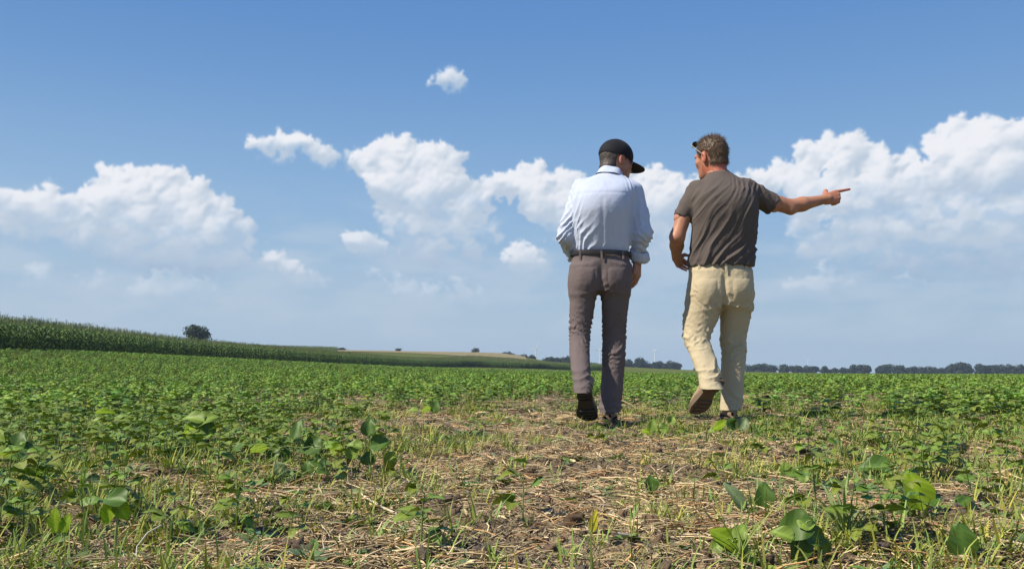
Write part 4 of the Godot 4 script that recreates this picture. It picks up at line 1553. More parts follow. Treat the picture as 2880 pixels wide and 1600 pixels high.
	for k in 3:
		var s := Shape.new()
		var a := TAU * k / 3.0 + 0.4
		var d := Vector3(sin(a), cos(a), 0)
		var w := Vector3(cos(a), -sin(a), 0.4).normalized()
		var rows := []
		for j in 6:
			var t := j / 5.0
			var wid: float = [1.2, 2.0, 1.6, 1.2, 0.8, 0.2][j]
			rows.append([d * t * 38.0 - w * wid * 0.4, d * t * 38.0 + Vector3(0, 0, 0.5 * (1.0 - t)), d * t * 38.0 + w * wid * 0.6, d * t * 38.0 - Vector3(0, 0, 0.4 * (1.0 - t))])
		s.grid(rows, 4, Color.WHITE, true)
		part("blade", s.mesh(self), mats.turbine_white, mast).position = Vector3(0, 92, 7.4)
	var masts := [[62.5, -2300.0, 64.5, "faint white wind turbine left of the capped man above the groves"], [228.0, -2300.0, 61.7, "faint wind turbine seen between the capped man's legs"], [370.0, -2300.0, 59.0, "faint white wind turbine between the two men"], [782.0, -2350.0, 37.0, "faintest wind turbine above the trees right of the pointing man"]]
	for k in masts.size():
		var t: Node3D = mast if k == 0 else mast.duplicate()
		t.name = numbered("wind_turbine")
		add_child(t)
		t.position = Vector3(masts[k][0], hill(masts[k][0], masts[k][1]), masts[k][1])
		t.scale = Vector3.ONE * (masts[k][2] - t.position.y) / 92.0
		t.rotation.y = k * 0.5
		tag(t, masts[k][3], "wind turbine")


func maize(r: RandomNumberGenerator) -> ArrayMesh:
	var s := Shape.new()
	var h := r.randf_range(2.15, 2.45)
	s.tube([Vector3.ZERO, Vector3(0.02, h * 0.6, 0), Vector3(0.03, h * 0.92, 0.01)], [0.016, 0.013, 0.006], 4, Color(0.16, 0.22, 0.06))
	var plane := r.randf() * PI
	for k in 8:
		var y := h * (0.10 + 0.100 * k)
		var a := plane + PI * k + r.randf_range(-0.5, 0.5)
		var out_ := Vector3(cos(a), 0, sin(a))
		var side := out_.cross(Vector3.UP)
		var long_ := r.randf_range(0.55, 0.85) * (0.8 if k > 6 or k < 2 else 1.0)
		var rows := []
		var v := r.randf_range(0.55, 1.45)
		for j in 6:
			var t := j / 5.0
			var p := Vector3(0.02, y, 0) + out_ * long_ * (0.75 * t + 0.05) + Vector3.UP * long_ * (0.85 * t - 1.05 * t * t)
			var w: float = 0.075 * [0.5, 1.0, 1.0, 0.8, 0.5, 0.05][j]
			rows.append([p - side * w, p - Vector3(0, 0.012, 0), p + side * w])
		s.grid(rows, 3, Color(0.110 * v, 0.180 * v, 0.042 * v))
	for k in 5:
		var a := r.randf() * TAU
		s.tube([Vector3(0.03, h * 0.90, 0.01), Vector3(0.03 + cos(a) * 0.10, h * 1.07, sin(a) * 0.10)], [0.010, 0.007], 3, Color(0.19, 0.23, 0.08))
	return s.mesh(self)


func build_corn() -> void:
	var r := RandomNumberGenerator.new()
	r.seed = 12
	var kinds := []
	for k in 4:
		kinds.append(maize(r))
	var edge := [Vector2(-31, -30), Vector2(-35.8, -62), Vector2(-39.6, -105), Vector2(-29, -165), Vector2(-23, -240), Vector2(-4.7, -290), Vector2(24, -330), Vector2(38, -346)]
	var singles := []
	var rest := [[], [], [], []]
	var tints := [[], [], [], []]
	for e in edge.size() - 1:
		var a: Vector2 = edge[e]
		var b: Vector2 = edge[e + 1]
		var d := (b - a).normalized()
		var n := Vector2(d.y, -d.x)                                    # into the field
		if n.x > 0.0:
			n = -n
		var count := int((b - a).length() / 0.24)
		for row in 12:
			for k in count:
				var p := a + d * (k + r.randf()) * 0.24 + n * (row * 0.75 + r.randf_range(-0.1, 0.1))
				var at := Vector3(p.x, hill(p.x, p.y) - 0.02, p.y)
				var size := r.randf_range(0.90, 1.06)
				var u := -p.x / p.y
				if row < 2 and singles.size() < 300 and p.y < -52.0 and (k % 3 == 0) and e < 2 and p.x / -p.y > -0.60:
					singles.append([at, size])
				else:
					var q := r.randi() % 4
					rest[q].append(Transform3D(Basis(Vector3.UP, r.randf() * TAU).scaled(Vector3.ONE * size), at))
					var v := r.randf_range(0.8, 1.2)
					tints[q].append(Color(v, v, v))
	for k in 52000:                                                  # the field behind the edge, up the hill
		var z := -r.randf_range(30.0, 420.0)
		var x := -r.randf_range(20.0, 300.0)
		var into := 1e9
		for e in edge.size() - 1:
			var a: Vector2 = edge[e]
			var b: Vector2 = edge[e + 1]
			var t := clampf((Vector2(x, z) - a).dot(b - a) / (b - a).length_squared(), 0.0, 1.0)
			into = minf(into, (Vector2(x, z) - a.lerp(b, t)).length())
		var lane := lerpf(-39.6, -24.0, clampf((-z - 105.0) / 135.0, 0, 1)) if z > -240.0 else -62.0
		if x > lane or into < 8.0 or x / -z < -0.72:
			continue
		if z < -250.0 and x > -55.0 - (-z - 250.0) * 0.16:
			continue
		var q := r.randi() % 4
		rest[q].append(Transform3D(Basis(Vector3.UP, r.randf() * TAU).scaled(Vector3(1.5, 1.0, 1.5)), Vector3(x, hill(x, z), z)))
		var v := r.randf_range(0.8, 1.2)
		tints[q].append(Color(v, v, v))
	for k in 5200:                                                   # the mound of maize where the edge bends away
		var t := r.randf()
		var a := Vector2(-23, -240).lerp(Vector2(24, -330), t)
		var back := r.randf_range(6.0, 12.0 + 44.0 * smoothstep(0.0, 0.4, t) * (1.0 - smoothstep(0.55, 1.0, t)))
		var x := a.x - back * 0.1
		var z := a.y - back
		var q := r.randi() % 4
		rest[q].append(Transform3D(Basis(Vector3.UP, r.randf() * TAU).scaled(Vector3(1.5, 1.0, 1.5)), Vector3(x, hill(x, z), z)))
		tints[q].append(Color(1, 1, 1))
	for k in singles.size():
		var o := MeshInstance3D.new()
		o.mesh = kinds[k % 4]
		o.material_override = mats.corn_leaf
		o.name = numbered("maize_plant")
		o.position = singles[k][0]
		o.rotation.y = r.randf() * TAU
		o.scale = Vector3.ONE * singles[k][1]
		add_child(o)
		tag(o, "tall green maize plant in the front rows of the field on the slope", "maize plant", "maize plants along the field's front edge")
	for k in 4:
		scatter("maize_crop", kinds[k], mats.corn_leaf, rest[k], tints[k], "dense tall green maize crop covering the slope")


# ---------------------------------------------------------------- the soybean field, weeds and straw

# [label, x, z, [leaf base x, y (above sea level), z from the plant's foot, length, width, direction, lean away, turn to the path, tone] per leaf]
const HEROES := [
	["soybean plant with one big cupped bright green leaf beside straw", 0.901, -2.000, [0.002,0.002,0.011, 0.095,0.080, 95.00,0.25,0.75,2, -0.010,0.063,-0.002, 0.048,0.044, 200.00,-0.10,0.40,0, 0.006,0.075,0.008, 0.056,0.048, 20.00,0.30,0.50,0]],
	["low soybean plant with grey-green folded leaves next to the big cupped leaf", 1.004, -2.050, [0.004,0.060,-0.009, 0.066,0.051, 250.00,-0.30,0.70,3, 0.013,0.059,0.003, 0.070,0.039, -12.00,0.10,0.45,3, 0.003,0.048,0.007, 0.049,0.033, 30.00,0.30,0.40,0, -0.007,0.043,0.000, 0.041,0.029, 200.00,0.00,0.40,1]],
	["soybean plant with one broad dark leaf held flat above the others", 1.107, -2.750, [0.051,0.072,0.010, 0.105,0.068, 170.00,0.20,0.55,0, -0.013,0.067,-0.005, 0.055,0.035, 250.00,-0.20,0.60,3, 0.007,0.068,-0.005, 0.050,0.033, -60.00,-0.20,0.60,1]],
	["thin soybean plant with two upright oval leaves, one dark and one grey", 0.549, -2.000, [0.006,0.053,0.003, 0.067,0.045, 80.00,0.10,0.90,0, -0.034,0.052,0.004, 0.076,0.032, 120.00,0.10,0.50,3, -0.047,0.057,0.002, 0.032,0.018, 60.00,0.10,0.50,1]],
	["small soybean seedling with paired round leaves on bare straw", 0.811, -2.600, [-0.011,0.029,0.003, 0.060,0.046, 100.00,0.10,0.80,1, 0.013,0.050,0.002, 0.050,0.038, 40.00,0.10,0.70,1, 0.008,0.061,0.000, 0.042,0.031, -20.00,0.00,0.60,0]],
	["bushy soybean plant with overlapping dark leaves beside the broad grass tuft", 0.505, -1.620, [0.033,0.100,0.004, 0.075,0.055, 200.00,0.10,0.80,0, 0.016,0.080,0.000, 0.055,0.040, -25.00,0.00,0.70,0, 0.015,0.079,-0.006, 0.065,0.043, 260.00,-0.20,0.90,0, -0.003,0.065,0.004, 0.045,0.032, 150.00,0.20,0.60,1, 0.007,0.087,0.007, 0.045,0.031, 30.00,0.30,0.50,1, 0.046,0.063,-0.002, 0.039,0.029, -50.00,-0.10,0.70,0]],
	["soybean plant with a pale curled leaf at the edge of the weeds", 0.382, -1.620, [0.033,0.049,0.004, 0.071,0.043, 150.00,0.10,0.60,2, 0.018,0.065,0.004, 0.039,0.027, 60.00,0.20,0.50,1, -0.001,0.061,-0.002, 0.039,0.026, 210.00,-0.10,0.60,1]],
	["single dark round soybean leaf low over straw at the bottom edge", 0.793, -1.600, [0.002,0.001,0.003, 0.064,0.055, 90.00,0.10,0.90,0, 0.016,0.015,0.002, 0.038,0.029, 10.00,0.10,0.50,0]],
	["tiny soybean seedling alone on straw between the clods", 0.368, -2.350, [-0.003,0.033,0.002, 0.043,0.036, 95.00,0.10,0.90,0, 0.001,0.056,-0.002, 0.041,0.028, -80.00,-0.10,0.80,3]],
	["soybean seedling with a glowing yellow-green leaf pair under a dark one", -0.736, -1.680, [0.022,0.124,0.006, 0.057,0.042, 170.00,0.20,0.60,0, -0.009,0.121,-0.004, 0.044,0.027, 255.00,-0.20,0.90,2, -0.002,0.122,-0.004, 0.042,0.031, -50.00,-0.20,0.90,2]],
	["soybean seedling with folded yellow-green leaves over a dark low leaf", -0.872, -1.750, [-0.008,0.054,0.003, 0.051,0.025, 100.00,0.10,0.90,2, 0.003,0.053,0.002, 0.042,0.022, 75.00,0.10,0.90,2, 0.018,0.050,0.000, 0.046,0.028, 190.00,0.00,0.60,0]],
	["soybean plant with one drooping bright leaf and olive leaves above it", -1.118, -3.200, [0.001,0.204,-0.005, 0.098,0.038, 268.00,-0.10,0.95,2, -0.005,0.180,0.000, 0.080,0.051, 210.00,0.00,0.60,2, -0.029,0.185,0.005, 0.103,0.067, 20.00,0.10,0.60,1, 0.020,0.189,0.005, 0.098,0.056, 160.00,0.10,0.50,1, 0.023,0.192,-0.003, 0.064,0.046, -60.00,-0.10,0.70,0]],
	["soybean plant with bright leaf cut off by the frame's edge", -1.632, -2.900, [0.055,0.098,0.006, 0.116,0.070, 160.00,0.10,0.60,2, 0.023,0.116,0.003, 0.070,0.060, 70.00,0.10,0.80,0, -0.028,0.120,0.003, 0.070,0.058, 100.00,0.10,0.70,1, 0.026,0.126,0.003, 0.070,0.047, -10.00,0.10,0.50,0]],
	["wide soybean plant with many dark oval leaves in the middle of the straw", -0.663, -3.000, [0.032,0.114,0.010, 0.099,0.070, 175.00,0.20,0.75,0, -0.067,0.139,0.008, 0.079,0.043, 75.00,0.20,0.70,0, -0.090,0.080,0.000, 0.041,0.041, 90.00,0.00,0.90,0, 0.055,0.098,0.000, 0.048,0.048, 30.00,0.00,0.70,2, 0.127,0.074,0.000, 0.053,0.046, 80.00,0.00,0.90,1, -0.108,0.092,0.000, 0.072,0.048, 195.00,0.00,0.60,0, -0.153,0.113,0.004, 0.077,0.048, 185.00,0.10,0.50,2, -0.229,0.124,0.004, 0.084,0.043, 200.00,0.10,0.40,0]],
	["soybean plant with two rounded dark leaves at the end of the leafy row", -0.473, -3.000, [-0.007,0.054,0.000, 0.051,0.053, 90.00,0.00,0.95,0, -0.004,0.113,0.004, 0.077,0.060, 20.00,0.10,0.70,0, -0.010,0.150,0.003, 0.070,0.051, 85.00,0.10,0.70,0, 0.077,0.100,-0.004, 0.075,0.048, 250.00,-0.10,0.70,1, -0.027,0.113,0.003, 0.060,0.041, 160.00,0.10,0.50,1]],
	["low soybean plant with two small dark leaves near the straw under the leafy row", -0.624, -2.750, [-0.001,0.056,0.000, 0.042,0.040, 90.00,0.00,0.90,0, 0.025,0.066,0.002, 0.049,0.026, -10.00,0.10,0.60,0, -0.074,0.047,0.000, 0.055,0.044, 120.00,0.00,0.80,3, -0.040,0.055,0.000, 0.077,0.053, 200.00,0.00,0.60,0]],
	["soybean plant with two round leaves in front of the striding men", 0.683, -4.400, [-0.005,0.072,0.004, 0.078,0.046, 70.00,0.10,0.70,1, 0.039,0.085,0.003, 0.067,0.056, 20.00,0.10,0.70,1, 0.006,0.064,0.003, 0.060,0.042, 150.00,0.10,0.60,2, 0.090,0.111,0.003, 0.053,0.042, 60.00,0.10,0.70,1]],
	["soybean plant with one raised bright leaf before the pointing man's boot", 1.075, -4.600, [-0.041,0.073,0.006, 0.114,0.052, 35.00,0.10,0.50,2, 0.028,0.120,0.000, 0.074,0.063, -40.00,0.00,0.70,0, 0.094,0.071,0.000, 0.081,0.070, 60.00,0.00,0.60,3, 0.001,0.073,0.000, 0.074,0.048, 180.00,0.00,0.50,1]],
	["soybean seedling with one flat yellow-green leaf standing in the left field", -1.906, -4.200, [-0.052,0.180,0.005, 0.098,0.040, 5.00,0.10,0.50,2, 0.040,0.149,0.003, 0.067,0.034, 20.00,0.10,0.40,1, -0.015,0.139,0.003, 0.061,0.037, 170.00,0.10,0.50,1]],
	["soybean plant with a dark round leaf left of the long straw path", -0.645, -5.600, [0.138,0.142,0.004, 0.090,0.054, 185.00,0.10,0.60,2, 0.145,0.119,0.000, 0.085,0.072, 60.00,0.00,0.80,0, 0.058,0.126,0.004, 0.076,0.049, 160.00,0.10,0.50,1]],
]
const TONES := [Color(0.065, 0.125, 0.020), Color(0.165, 0.245, 0.040), Color(0.25, 0.36, 0.026), Color(0.135, 0.185, 0.085), Color(0.50, 0.42, 0.05)]


func leafy(x: float, z: float) -> float:                              # how much of the ground the crop covers here, 0 to 1
	var d := -z
	var w := broad.get_noise_2d(x * 0.55 + 20.0, z * 0.55)
	var a := smoothstep(4.2, 17.0, d + 5.0 * w)
	var u := x / d
	a = maxf(a, smoothstep(0.20, 0.42, -u + 0.12 * w) * smoothstep(3.2, 4.6, d + 0.8 * w))
	a = maxf(a, 0.8 * smoothstep(0.36, 0.50, u + 0.10 * w) * smoothstep(4.6, 6.5, d))
	a = maxf(a, 0.5 * smoothstep(0.10, 0.26, -u + 0.15 * w) * smoothstep(2.5, 3.3, d))
	var path := absf(x - 0.15 - d * 0.045) / 0.55                     # trodden straw where the men walk
	a *= lerpf(0.25 + 0.75 * smoothstep(0.6, 1.5, path), 1.0, smoothstep(8.0, 11.0, d))
	return a


func trifoliate(r: RandomNumberGenerator, size: float, fine: bool) -> ArrayMesh:   # one leaf: a petiole along +z and three leaflets
	var s := Shape.new()
	var c := TONES[1]
	var v := r.randf_range(0.75, 1.2)
	var g := Color(c.r * v * r.randf_range(0.85, 1.2), c.g * v, c.b * v)
	s.tube([Vector3.ZERO, Vector3(0, 0.012, 0.03) * size * 12.0, Vector3(0, 0.010, 0.05) * size * 12.0], [0.0016, 0.0013, 0.001], 3, Color(0.14, 0.22, 0.05))
	var tip := Vector3(0, 0.010, 0.05) * size * 12.0
	var half := 2 if fine else 1
	var rows := 7 if fine else 4
	for k in 3:
		var a: float = [0.0, 1.15, -1.15][k] + r.randf_range(-0.2, 0.2)
		var along := Vector3(sin(a), r.randf_range(-0.25, 0.15), cos(a))
		s.leaf(tip, along, Vector3(r.randf_range(-0.35, 0.35), 1, r.randf_range(-0.3, 0.3)), size * r.randf_range(0.9, 1.15), size * r.randf_range(0.66, 0.80), r.randf_range(0.05, 0.35), r.randf_range(0.1, 0.7), g, rows, 0.40, half, 0.03)
	return s.mesh(self)


func soy_proto(r: RandomNumberGenerator, leaves: Array, tall: float, nodes: int) -> Node3D:
	var root := Node3D.new()
	var s := Shape.new()
	var lean := Vector3(r.randf_range(-0.03, 0.03), 0, r.randf_range(-0.03, 0.03))
	s.tube([Vector3.ZERO, Vector3(0, tall * 0.5, 0) + lean * 0.4, Vector3(0, tall, 0) + lean], [0.0028, 0.0022, 0.0012], 4, Color(0.13, 0.19, 0.055))
	part("stem", s.mesh(self), mats.stem, root)
	for k in nodes:
		var t := lerpf(0.25, 1.0, float(k) / maxf(1.0, nodes - 1.0))
		var o := part("leaf", leaves[r.randi() % leaves.size()], mats.soy_leaf, root)
		o.position = Vector3(0, tall * t, 0) + lean * t * t
		o.rotation = Vector3(r.randf_range(-0.55, 0.1) - 0.3 * t, k * 2.4 + r.randf_range(-0.5, 0.5), 0)
		o.scale = Vector3.ONE * r.randf_range(0.75, 1.1) * (0.7 if k == nodes - 1 else 1.0)
	return root


func merged(root: Node3D) -> ArrayMesh:                               # a plant as one coloured mesh, for the mass of the crop
	var s := Shape.new()
	for c in root.get_children():
		var a: Array = c.mesh.surface_get_arrays(0)
		var b := s.vs.size()
		var t: Transform3D = c.transform
		for p in a[Mesh.ARRAY_VERTEX]:
			s.vs.append(t * p)
		s.cs.append_array(a[Mesh.ARRAY_COLOR])
		for i in a[Mesh.ARRAY_INDEX]:
			s.ix.append(i + b)
	return s.mesh(self)


func build_field() -> void:
	var r := RandomNumberGenerator.new()
	r.seed = 2024
	rng.seed = 99
	build_heroes(r)
	var fine_leaves := []
	var plain_leaves := []
	for k in 6:
		fine_leaves.append(trifoliate(r, 0.050, true))
	for k in 5:
		plain_leaves.append(trifoliate(r, 0.048, false))
	# three hundred single plants, the nearest ones
	var protos := []
	for k in 6:
		protos.append(soy_proto(r, fine_leaves, r.randf_range(0.10, 0.17), 4 + k % 3))
	var placed := []
	var tries := 0
	while placed.size() < 300 and tries < 60000:
		tries += 1
		var d := 2.6 + 8.0 * tries / 14000.0
		var x := r.randf_range(-0.64, 0.64) * d
		var z := -d - r.randf_range(0.0, 0.3)
		var c := leafy(x, z)
		if r.randf() > c * c * 0.8 or Vector2(x - 0.6, z + 5.6).length() < 0.36 or Vector2(x - 1.35, z + 5.7).length() < 0.36:
			continue
		var near := false
		for p in placed:
			if Vector2(p.x - x, p.z - z).length() < 0.10:
				near = true
				break
		if near:
			continue
		placed.append(Vector3(x, ground(x, z), z))
	var seedlings := []                                               # scattered ones in front, taken from the same kinds
	for k in 2400:
		if seedlings.size() >= 135:
			break
		var d := r.randf_range(1.6, 4.6)
		var x := r.randf_range(-0.62, 0.62) * d
		var u := x / d
		if r.randf() > 0.75 * smoothstep(0.05, 0.3, -u) + 0.65 * smoothstep(0.18, 0.42, u) + 0.06:
			continue
		var far := true
		for h in HEROES:
			if Vector2(h[1] - x, h[2] + d).length() < 0.12:
				far = false
		if far:
			seedlings.append(Vector3(x, ground(x, -d), -d))
	for k in seedlings.size():
		var o: Node3D = protos[k % 3].duplicate()
		o.name = numbered("soybean_seedling")
		add_child(o)
		o.position = seedlings[k]
		o.rotation.y = r.randf() * TAU
		o.scale = Vector3.ONE * r.randf_range(0.60, 1.05)
		tag(o, "small green soybean seedling scattered over the straw before the leafy rows", "soybean seedling", "small seedlings scattered over the straw")
	var taken := {}
	for p in placed:
		var k := r.randi() % protos.size()
		var o: Node3D = protos[k].duplicate() if taken.has(k) else protos[k]
		taken[k] = true
		o.name = numbered("soybean_plant")
		add_child(o)
		o.position = p
		o.rotation.y = r.randf() * TAU
		o.scale = Vector3.ONE * r.randf_range(0.8, 1.15) * 0.85
		tag(o, "young green soybean plant in the leafy part of the field before the closed crop", "soybean plant", "young soybean plants before the closed crop")
	var far_from: float = placed[placed.size() - 1].z if placed.size() else -8.0
	# the crop beyond
	var masses := []
	for k in 5:
		masses.append(merged(soy_proto(r, plain_leaves, r.randf_range(0.13, 0.19), 9)))
	var where := [[], [], [], [], []]
	var tints := [[], [], [], [], []]
	var bands := [[3.0, 11.0, 4500], [11.0, 22.0, 10000], [22.0, 45.0, 13000], [45.0, 90.0, 20000], [90.0, 180.0, 26000], [180.0, 340.0, 24000]]
	for b in bands:
		for k in b[2]:
			var d := sqrt(lerpf(b[0] * b[0], b[1] * b[1], r.randf()))
			var x := r.randf_range(-0.72, 0.72) * (d + 1.0)
			var z := -d
			if d < 22.0 and (z > far_from + 0.6 or r.randf() > leafy(x, z) or Vector2(x - 0.6, z + 5.6).length() < 0.36 or Vector2(x - 1.35, z + 5.7).length() < 0.36):
				continue
			if d > 30.0 and x < lerpf(-31.0, -38.8, clampf((d - 30.0) / 60.0, 0, 1)) and d < 140.0:
				continue
			if d > 100.0 and x < lerpf(-39.6, -29.0, (d - 105.0) / 60.0) and d < 165.0 or d >= 165.0 and d < 240.0 and x < lerpf(-29.0, -23.0, (d - 165.0) / 75.0) or d >= 240.0 and x < lerpf(-23.0, 24.0, (d - 240.0) / 90.0):
				continue
			if d < 70.0 and broad.get_noise_2d(x * 0.8, d * 0.5 + 11.0) < -0.12 and r.randf() < 0.65:
				continue
			var q := r.randi() % 5
			var wide := lerpf(1.0, 3.6, smoothstep(14.0, 120.0, d)) * r.randf_range(0.85, 1.2)
			var tall := lerpf(0.72, 1.25, smoothstep(9.0, 34.0, d)) * r.randf_range(0.6, 1.3)
			where[q].append(Transform3D(Basis(Vector3.UP, r.randf() * TAU).scaled(Vector3(wide, tall, wide)), Vector3(x, ground(x, z), z)))
			var v := r.randf_range(0.55, 1.65)
			tints[q].append(Color(v * r.randf_range(0.85, 1.25), v, v * r.randf_range(0.8, 1.3)))
	for k in 5:
		scatter("soybean_crop", masses[k], mats.soy_leaf, where[k], tints[k], "closed green soybean crop reaching to the horizon")
	build_weeds(r)
	build_straw(r)


func build_heroes(r: RandomNumberGenerator) -> void:
	for h in HEROES:
		var x: float = h[1]
		var z: float = h[2]
		var foot := Vector3(x, ground(x, z), z)
		var root := base("soybean_plant", foot)
		tag(root, h[0], "soybean plant", "soybean plants standing singly in front")
		var list: Array = h[3]
		var high := 0.0
		var mid := Vector3.ZERO
		var n := list.size() / 9
		for k in n:
			var p := Vector3(list[k * 9], list[k * 9 + 1] - foot.y, list[k * 9 + 2])
			high = maxf(high, p.y)
			mid += p / n
		high = maxf(high * 0.75, 0.03)
		var stem := Shape.new()
		stem.tube([Vector3(0, -0.01, 0), Vector3(mid.x * 0.3, high * 0.5, mid.z * 0.3), Vector3(mid.x * 0.7, high, mid.z * 0.7)], [0.003, 0.0026, 0.0018], 6, Color(0.17, 0.24, 0.07))
		part("stem", stem.mesh(self), mats.stem, root)
		for k in n:
			var b := k * 9
			var p := Vector3(list[b], list[b + 1] - foot.y, list[b + 2])
			p.y = maxf(p.y, 0.012)
			var a := deg_to_rad(list[b + 5])
			var lean: float = list[b + 6]
			var turn: float = list[b + 7]
			var tone: int = int(list[b + 8])
			var c: Color = TONES[tone]
			var along := Vector3(cos(a), sin(a), -lean)
			var up := Vector3(0, 1, 0).lerp(Vector3(r.randf_range(-0.2, 0.2), 0.25, 1.0), turn)
			if absf(along.normalized().dot(up.normalized())) > 0.93:
				up = Vector3(0.2, 0.2, 1)
			var s := Shape.new()
			s.leaf(p, along, up, list[b + 3], list[b + 4], r.randf_range(0.10, 0.55), r.randf_range(0.1, 0.7), c, 13, 0.38, 3, 0.07)
			var o := part("leaf", s.mesh(self), mats.fresh_leaf if tone == 2 else mats.soy_leaf, root)
			var st := Shape.new()
			var from := Vector3(mid.x * 0.7, high, mid.z * 0.7) * clampf(p.y / high, 0.35, 1.0)
			st.tube([from, from.lerp(p, 0.5) + Vector3(0, 0.006, 0), p + along.normalized() * 0.004], [0.0016, 0.0013, 0.0011], 4, Color(0.20, 0.28, 0.08))
			part("leaf_stalk", st.mesh(self), mats.stem, o)
	# a yellowed leaf on a thin upright stalk
	var y := base("withered_sprout", Vector3(0.151, ground(0.151, -1.75), -1.75))
	tag(y, "thin stalk with one yellow withered leaf standing upright in the straw", "sprout")
	var st := Shape.new()
	st.tube([Vector3.ZERO, Vector3(0.002, 0.03, 0), Vector3(0.006, 0.075, 0.004)], [0.0016, 0.0014, 0.001], 5, Color(0.30, 0.28, 0.08))
	part("stem", st.mesh(self), mats.stem, y)
	var lf := Shape.new()
	lf.leaf(Vector3(0.004, 0.028, 0), Vector3(0.18, 1, 0.0), Vector3(-0.3, 0.1, 1), 0.046, 0.018, 0.5, 0.2, TONES[4], 8, 0.5, 2, 0.05)
	part("leaf", lf.mesh(self), mats.fresh_leaf, y)


func tuft(r: RandomNumberGenerator, blades: int, long_: float, wide: float, spread_: float, c: Color, fine := 6) -> ArrayMesh:
	var s := Shape.new()
	for k in blades:
		var a := r.randf() * TAU
		var out_ := Vector3(cos(a), 0, sin(a))
		var v := r.randf_range(0.7, 1.3)
		s.blade(out_ * r.randf() * spread_ * 0.15, out_ * r.randf_range(0.05, 1.1), long_ * r.randf_range(0.5, 1.1), wide * r.randf_range(0.7, 1.2), r.randf_range(0.1, 1.5), Color(c.r * v * r.randf_range(0.9, 1.25), c.g * v, c.b * v), fine)
	return s.mesh(self)


func grass_thing(r: RandomNumberGenerator, label: String, x: float, z: float, blades: int, long_: float, wide: float, c: Color) -> void:
	var root := base("grass_tuft", Vector3(x, ground(x, z), z), 0.0)
	tag(root, label, "grass tuft", "grass tufts in front")
	for k in blades:
		var s := Shape.new()
		var a := r.randf() * TAU
		var v := r.randf_range(0.75, 1.25)
		s.blade(Vector3(r.randf_range(-0.01, 0.01), 0, r.randf_range(-0.01, 0.01)), Vector3(cos(a), 0, sin(a)) * r.randf_range(0.1, 1.2), long_ * r.randf_range(0.55, 1.1), wide * r.randf_range(0.7, 1.2), r.randf_range(0.2, 1.3), Color(c.r * v, c.g * v, c.b * v), 8)
		part("blade", s.mesh(self), mats.grass_blade, root)


